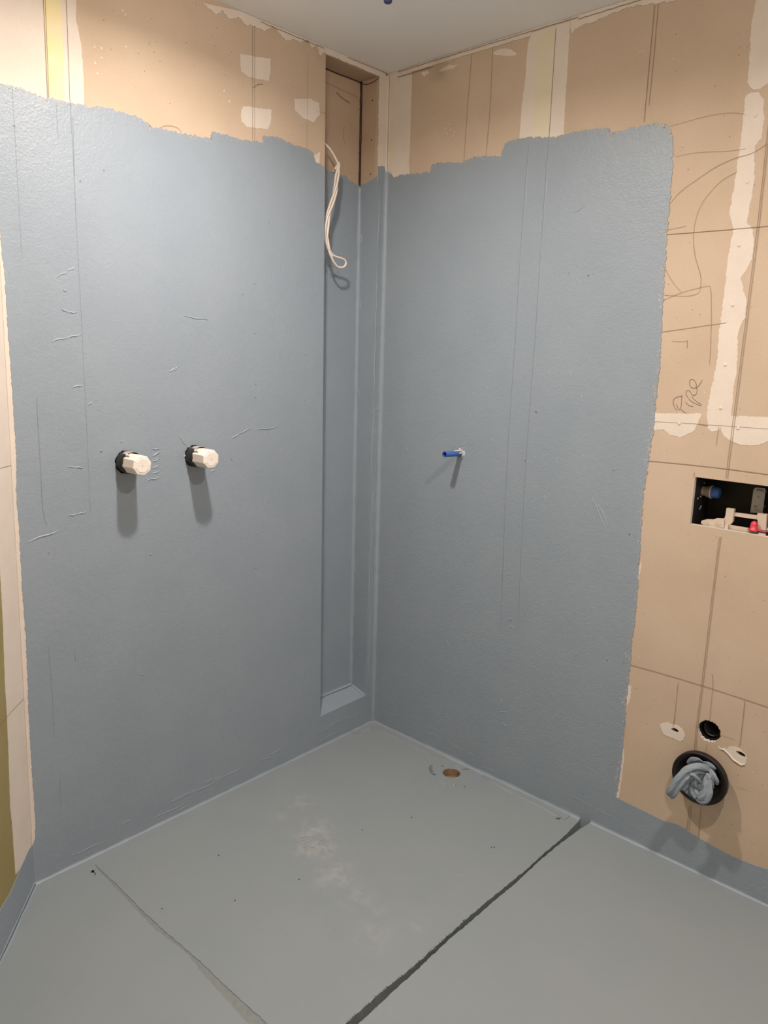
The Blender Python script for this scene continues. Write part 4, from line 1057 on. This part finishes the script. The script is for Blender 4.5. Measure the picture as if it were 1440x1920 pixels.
# ================================================================ concealed cistern behind the access opening
ci = empty('concealed_cistern', (1.2885, 0.03, 1.0))
tag(ci, 'black concealed toilet cistern seen through the rectangular cut-out in bare board', 'cistern')
def cpart(name, bm, mat, par=None, smooth=False):
    o = obj(name, bm, M[mat], par or ci, smooth, True)
    if not par: o.matrix_parent_inverse = Matrix.Translation(-ci.location)
    return o
bm = bmesh.new()      # open-fronted black housing
x0, x1, y0, y1, z0, z1 = 1.176, 1.402, 0.0135, 0.125, 1.018, 1.160
w_ = 0.003
box(bm, (x0 - w_, y0, z0), (x0, y1, z1)); box(bm, (x1, y0, z0), (x1 + w_, y1, z1)); box(bm, (x0 - w_, y0, z1), (x1 + w_, y1, z1 + w_)); box(bm, (x0 - w_, y0, z0 - w_), (x1 + w_, y1, z0)); box(bm, (x0 - w_, y1, z0 - w_), (x1 + w_, y1 + w_, z1 + w_))
box(bm, (x0, 0.020, z0), (x0 + 0.004, 0.075, z1))
cpart('housing', bm, 'black_plastic')
for yy, zz in ((0.066, 1.134), (0.030, 1.094), (0.050, 1.097), (0.060, 1.067), (0.054, 1.062)):
    bm = bmesh.new()
    lathe(bm, (x0 + 0.004, yy, zz), (1, 0, 0), [(0, 0.0028), (0.001, 0.0026), (0.0018, 0.0008)], 10, cap1=True)
    cpart('housing_screw', bm, 'fitting_grey')
bm = bmesh.new()
lathe(bm, (1.180, 0.062, 1.112), (1, 0, 0), [(0, 0.013), (0.012, 0.013), (0.013, 0.016), (0.021, 0.016), (0.022, 0.0185), (0.026, 0.0185)], 20, cap1=True)
v_ = cpart('inlet_valve', bm, 'cream_plastic', None, True)
bm = bmesh.new()
lathe(bm, (1.206, 0.062, 1.112), (1, 0, 0), [(0, 0.0165), (0.017, 0.0155), (0.021, 0.012)], 20, cap1=True)
vc = cpart('valve_cap', bm, 'blue_plastic', v_, True); vc['label'] = 'blue cap on the valve'
# printed label on a tab
bm = bmesh.new()
def qd(pts, y, t):
    f = [bm.verts.new((a, y, b)) for a, b in pts]; g = [bm.verts.new((a, y + t, b)) for a, b in pts]
    bm.faces.new(f); bm.faces.new(list(reversed(g)))
    for i in range(len(pts)): bm.faces.new((f[i], g[i], g[(i + 1) % len(pts)], f[(i + 1) % len(pts)]))
qd([(1.305, 1.068), (1.336, 1.070), (1.336, 1.131), (1.334, 1.1385), (1.310, 1.137), (1.306, 1.131)], 0.08, 0.002)
box(bm, (1.312, 0.0818, 1.08), (1.329, 0.124, 1.085)); box(bm, (1.312, 0.0818, 1.122), (1.329, 0.124, 1.126))
lb = cpart('printed_label', bm, 'label_grey')
for (a, b, c, d) in ((1.322, 1.1375, 1.338, 1.1392), (1.321, 1.1345, 1.3385, 1.1358), (1.325, 1.1185, 1.3315, 1.1196), (1.3262, 1.1165, 1.331, 1.1173), (1.319, 1.0935, 1.331, 1.0943), (1.319, 1.0915, 1.328, 1.0922), (1.320, 1.0895, 1.330, 1.0902), (1.3215, 1.0875, 1.327, 1.0882), (1.3235, 1.082, 1.332, 1.0832)):
    bm = bmesh.new()
    box(bm, (a - 0.008, 0.0795, b - 0.005), (c - 0.008, 0.0802, d - 0.005))
    cpart('print_line', bm, 'pencil', lb)
# cream bracket with two hooks and a bridge
bm = bmesh.new()
qd([(1.258, 1.032), (1.272, 1.033), (1.279, 1.044), (1.279, 1.0795), (1.259, 1.0790), (1.259, 1.060), (1.256, 1.046)], 0.028, 0.012)
qd([(1.277, 1.060), (1.338, 1.0605), (1.338, 1.0705), (1.277, 1.0690)], 0.034, 0.010)
qd([(1.342, 1.034), (1.364, 1.036), (1.361, 1.0785), (1.338, 1.0775), (1.338, 1.066), (1.343, 1.052)], 0.028, 0.012)
qd([(1.264, 1.0245), (1.345, 1.0245), (1.345, 1.034), (1.318, 1.036), (1.290, 1.036), (1.270, 1.036)], 0.022, 0.006)
cpart('bracket', bm, 'cream_plastic')
for pts, yy, tt in (([(1.198, 1.028), (1.205, 1.024), (1.258, 1.024), (1.259, 1.050), (1.237, 1.048), (1.230, 1.043), (1.210, 1.040), (1.199, 1.035)], 0.0245, 0.010),
                    ([(1.222, 1.0245), (1.262, 1.0265), (1.262, 1.0345), (1.222, 1.0345)], 0.0168, 0.007),
                    ([(1.264, 1.0225), (1.274, 1.0225), (1.274, 1.0385), (1.265, 1.0385)], 0.0140, 0.0075),
                    ([(1.350, 1.0215), (1.368, 1.0215), (1.368, 1.0300), (1.350, 1.0300)], 0.0145, 0.006),
                    ([(1.366, 1.038), (1.39, 1.038), (1.39, 1.052), (1.370, 1.05)], 0.024, 0.008)):
    bm = bmesh.new()
    qd(pts, yy, tt)
    cpart('mounting_clip', bm, 'cream_plastic')
bm = bmesh.new()
tube(bm, [(1.245 + 0.007 * math.cos(a), 0.0165, 1.0365 + 0.0035 * math.sin(a)) for a in np.linspace(0, 6.283, 17)], 0.0013, 6, cap=False)
cpart('clip_eye', bm, 'cream_plastic')
bm = bmesh.new()
lathe(bm, (1.337, 0.017, 1.034), (0, 0, 1), [(0, 0.0145), (0.003, 0.0135), (0.006, 0.0095), (0.016, 0.0092), (0.021, 0.0075), (0.0245, 0.003)], 20, cap0=True, cap1=True)
kb = cpart('flush_knob', bm, 'red_plastic', None, True); kb['label'] = 'red knob'
bm = bmesh.new()
tube(bm, [(1.347, 0.016, 1.035), (1.362, 0.015, 1.034), (1.378, 0.015, 1.038), (1.395, 0.016, 1.037)], 0.0018, 8)
cpart('release_rod', bm, 'red_plastic', kb, True)

# ================================================================ flush pipe behind the small round hole
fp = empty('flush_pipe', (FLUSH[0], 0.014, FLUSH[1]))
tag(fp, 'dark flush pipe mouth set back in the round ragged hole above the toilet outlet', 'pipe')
bm = bmesh.new()
lathe(bm, (0, 0.06, 0), (0, -1, 0), [(0, 0.024), (0.050, 0.0245), (0.052, 0.0235), (0.052, 0.021), (0.0, 0.0205), (0.0, 0.0005)], 32)
obj('pipe_socket', bm, M['black_plastic'], fp, True, True)
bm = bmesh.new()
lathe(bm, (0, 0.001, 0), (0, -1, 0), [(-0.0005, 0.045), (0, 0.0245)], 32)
obj('cavity_shade_ring', bm, M['hole_shade_dirt'], fp)  # dark ring painting the cavity shade around the socket
# ================================================================ the two fixing sleeves
for i, (bx, bz) in enumerate(BOLTS):
    s = empty('fixing_sleeve', (bx, 0.014, bz))
    tag(s, ('dark empty fixing hole with a filler smear, at the left of the flush pipe', 'dark empty fixing hole with a filler smear, at the right of the flush pipe')[i], 'fixing', 'toilet fixing holes')
    bm = bmesh.new()
    lathe(bm, (0, 0.0, 0), (0, 1, 0), [(0, 0.016), (0.001, 0.0125), (0.03, 0.012), (0.03, 0.0005)], 20)
    obj('sleeve', bm, M['hole_shade_dirt'], s)

# ================================================================ toilet outlet
so = empty('soil_pipe', (SOIL[0], 0, SOIL[1]))
tag(so, 'black round toilet outlet pipe sticking out of the bare right wall', 'pipe')
bm = bmesh.new()
lathe(bm, (0, 0.06, 0), (0, -1, 0), [(0, 0.046), (0.078, 0.046), (0.084, 0.060), (0.088, 0.073), (0.092, 0.0755), (0.106, 0.0760), (0.1095, 0.0748), (0.110, 0.0725), (0.108, 0.0700)], 56)
obj('socket', bm, M['soil_black'], so, True, True)
bm = bmesh.new()
lathe(bm, (0, -0.048, 0), (0, 1, 0), [(0.0, 0.0700), (0.001, 0.066), (0.006, 0.061), (0.020, 0.056), (0.026, 0.045), (0.10, 0.0445), (0.10, 0.0005)], 56)
obj('rubber_seal', bm, M['soil_black'], so, True, True)

# ================================================================ rag stuffed in the outlet
rg = empty('rag', (SOIL[0], -0.05, SOIL[1]))
tag(rg, 'crumpled blue-grey cloth rag stuffed into the black toilet outlet, one twisted end hanging out', 'rag')
bm = bmesh.new()
O = Vector((SOIL[0], 0, SOIL[1]))
def sheet(path, widths, across, curl, th=0.0028, seg=8, seed=0, crease=0.55, off=0.0):
    """A strip of cloth along path; across = sideways direction per point, curl = bulge of the cross-section (towards the given lift direction)."""
    P = sm3([Vector(p) for p in path], 4)
    n = len(P)
    rs_ = random.Random(seed)
    F, B = [], []
    for i, p in enumerate(P):
        t = i / (n - 1) * (len(path) - 1)
        k = min(int(t), len(path) - 2); f = t - k
        w = widths[k] * (1 - f) + widths[k + 1] * f
        ac = (Vector(across[k]) * (1 - f) + Vector(across[k + 1]) * f).normalized()
        c = curl[k] * (1 - f) + curl[k + 1] * f
        d = (P[min(n - 1, i + 1)] - P[max(0, i - 1)]).normalized()
        ac = (ac - d * ac.dot(d)).normalized()
        up = d.cross(ac)
        if up.y > 0: up = -up
        rf, rb = [], []
        for s in range(seg + 1):
            a = -1 + 2 * s / seg
            h = c * (1 - a * a) - crease * c * math.exp(-((a - off) / 0.28) ** 2) + 0.0012 * math.sin(i * 1.3 + s * 1.9 + seed)
            q = p + ac * (a * w / 2) + up * h
            rf.append(bm.verts.new(q + up * th / 2)); rb.append(bm.verts.new(q - up * th / 2))
        F.append(rf); B.append(rb)
    for i in range(n - 1):
        for s in range(seg):
            bm.faces.new((F[i][s], F[i][s + 1], F[i + 1][s + 1], F[i + 1][s]))
            bm.faces.new((B[i][s + 1], B[i][s], B[i + 1][s], B[i + 1][s + 1]))
        bm.faces.new((F[i][0], F[i + 1][0], B[i + 1][0], B[i][0]))
        bm.faces.new((F[i + 1][seg], F[i][seg], B[i][seg], B[i + 1][seg]))
    for i in (0, n - 1):
        for s in range(seg):
            bm.faces.new((F[i][s + 1], F[i][s], B[i][s], B[i][s + 1]) if i == 0 else (F[i][s], F[i][s + 1], B[i][s + 1], B[i][s]))
def W(x, z, d): return (x, -d, z)
# body of the rag pushed into the mouth
tube(bm, sm3([W(1.303, 0.330, 0.0), W(1.305, 0.333, 0.025), W(1.308, 0.336, 0.048), W(1.312, 0.338, 0.064)], 3), [0.026, 0.028, 0.030, 0.032, 0.033, 0.033, 0.031, 0.028, 0.024, 0.016], 14)
# ruffle along the top
sheet([W(1.268, 0.350, 0.040), W(1.283, 0.372, 0.054), W(1.296, 0.378, 0.058), W(1.308, 0.374, 0.058), W(1.318, 0.377, 0.056), W(1.334, 0.366, 0.048)], [0.024, 0.034, 0.028, 0.026, 0.034, 0.024], [(0.6, 0.4, -0.7), (0.2, 0.4, -0.9), (0.1, 0.4, -1), (0, 0.4, -1), (-0.2, 0.4, -0.9), (-0.6, 0.4, -0.7)], [0.006, 0.010, 0.001, -0.002, 0.009, 0.004], seed=1)
# rolled tail hanging out to the lower left
sheet([W(1.3260, 0.358, 0.056), W(1.3140, 0.3735, 0.080), W(1.3000, 0.3750, 0.098), W(1.2850, 0.3630, 0.110), W(1.2725, 0.3400, 0.119), W(1.2610, 0.3130, 0.122), W(1.2510, 0.2870, 0.119), W(1.2455, 0.277, 0.116)],
      [0.024, 0.032, 0.034, 0.032, 0.031, 0.030, 0.028, 0.022], [(0, 0.3, -1), (0.1, 0.3, -1), (0.5, 0.2, -0.9), (0.8, 0.1, -0.6), (0.92, 0, -0.4), (0.93, 0, -0.38), (0.93, 0, -0.36), (0.93, 0, -0.36)], [0.009, 0.010, 0.010, 0.010, 0.009, 0.008, 0.006, 0.002], seed=2, seg=12, crease=0.75, off=0.3)
# second fold of the same tail, tucked underneath
sheet([W(1.3120, 0.360, 0.070), W(1.2990, 0.360, 0.088), W(1.2870, 0.346, 0.100), W(1.2770, 0.324, 0.108), W(1.2690, 0.305, 0.110)], [0.018, 0.022, 0.022, 0.020, 0.012], [(0.4, 0.2, -0.9), (0.6, 0.2, -0.8), (0.85, 0, -0.5), (0.92, 0, -0.4), (0.92, 0, -0.4)], [0.005, 0.006, 0.006, 0.005, 0.002], seed=8)
# loop: front lobe hanging as a U, two limbs with a deep crease between
sheet([W(1.2930, 0.343, 0.082), W(1.2975, 0.322, 0.090), W(1.3030, 0.305, 0.094), W(1.3140, 0.2945, 0.095)], [0.014, 0.022, 0.028, 0.026], [(1, 0, 0.1), (1, 0, 0.1), (0.85, 0, 0.5), (0.5, 0, 0.85)], [0.004, 0.008, 0.010, 0.008], seed=3, seg=10, crease=0.6, off=0.2)
sheet([W(1.3120, 0.2970, 0.093), W(1.3250, 0.2930, 0.096), W(1.3340, 0.306, 0.096), W(1.3350, 0.327, 0.092), W(1.3310, 0.348, 0.086), W(1.3270, 0.362, 0.076)], [0.024, 0.030, 0.034, 0.034, 0.024, 0.010], [(0.5, 0, 1), (-0.1, 0, 1), (-0.9, 0, 0.5), (-1, 0, 0.1), (-1, 0, 0), (-1, 0, -0.2)], [0.006, 0.008, 0.009, 0.010, 0.007, 0.002], seed=9, seg=12, crease=0.6, off=-0.25)
# filling of the lobe
tube(bm, sm3([W(1.3060, 0.318, 0.066), W(1.3160, 0.305, 0.072), W(1.3280, 0.306, 0.072), W(1.3340, 0.322, 0.066)], 3), [0.012, 0.014, 0.016, 0.017, 0.017, 0.017, 0.017, 0.016, 0.014, 0.012], 10)
# curled lip in the middle
sheet([W(1.2890, 0.352, 0.098), W(1.2970, 0.361, 0.110), W(1.3080, 0.362, 0.111), W(1.3180, 0.352, 0.108), W(1.3250, 0.345, 0.100)], [0.006, 0.016, 0.020, 0.014, 0.004], [(0.5, 0.4, -0.8), (0.3, 0.5, -0.8), (0, 0.5, -0.9), (-0.4, 0.4, -0.8), (-0.6, 0.3, -0.6)], [0.002, 0.006, 0.007, 0.005, 0.001], seed=4)
# folds on the right
sheet([W(1.3290, 0.374, 0.066), W(1.3400, 0.364, 0.074), W(1.3480, 0.351, 0.072), W(1.3460, 0.336, 0.062)], [0.008, 0.018, 0.022, 0.014], [(0.8, 0, 0.5), (0.9, 0, 0.4), (1, 0, 0), (1, 0, -0.4)], [0.004, 0.007, 0.007, 0.003], seed=5)
sheet([W(1.3270, 0.366, 0.080), W(1.3345, 0.354, 0.084), W(1.3410, 0.340, 0.078), W(1.3420, 0.324, 0.068)], [0.008, 0.014, 0.016, 0.010], [(0.8, 0, 0.5), (0.9, 0, 0.4), (1, 0, 0), (1, 0, -0.4)], [0.003, 0.006, 0.006, 0.003], seed=6)
# flap under the tail
sheet([W(1.2970, 0.335, 0.072), W(1.2900, 0.318, 0.084), W(1.2830, 0.302, 0.092), W(1.2790, 0.294, 0.094)], [0.018, 0.030, 0.036, 0.034], [(0.9, 0.1, -0.3), (0.9, 0.1, -0.3), (0.95, 0, -0.25), (0.95, 0, -0.25)], [0.003, -0.004, -0.005, -0.002], seed=7)


me = bpy.data.meshes.new('cloth')
bmesh.ops.recalc_face_normals(bm, faces=bm.faces)
bm.to_mesh(me); bm.free()
for p in me.polygons: p.use_smooth = True
cl = link('cloth', me, M['rag_cloth'], rg)
cl.matrix_parent_inverse = Matrix.Translation(-rg.location)
cl.modifiers.new('sub', 'SUBSURF').render_levels = 1
tex = bpy.data.textures.new('cloth_folds', 'CLOUDS'); tex.noise_scale = 0.022; tex.noise_depth = 2
dm = cl.modifiers.new('folds', 'DISPLACE'); dm.texture = tex; dm.strength = 0.0035; dm.mid_level = 0.5; dm.texture_coords = 'LOCAL'

# ================================================================ ceiling downlights (just above the picture)
for i, (lx, ly, k) in enumerate(LAMPS):
    d = empty('downlight', (lx, ly, CEIL))
    tag(d, ('white round ceiling downlight above the shower base', 'white round ceiling downlight above the toilet outlet')[i], 'downlight', 'ceiling downlights')
    bm = bmesh.new()
    lathe(bm, (0, 0, 0), (0, 0, -1), [(0.0, 0.060), (0.004, 0.059), (0.0075, 0.050), (0.0085, 0.046), (0.002, 0.043)], 40)
    obj('trim_ring', bm, M['white_plastic'], d, True)
    bm = bmesh.new()
    lathe(bm, (0, 0, 0), (0, 0, -1), [(0.002, 0.042), (0.016, 0.0405), (0.024, 0.035), (0.029, 0.022), (0.031, 0.0005)], 40)
    obj('diffuser', bm, M['diffuser'], d, True)
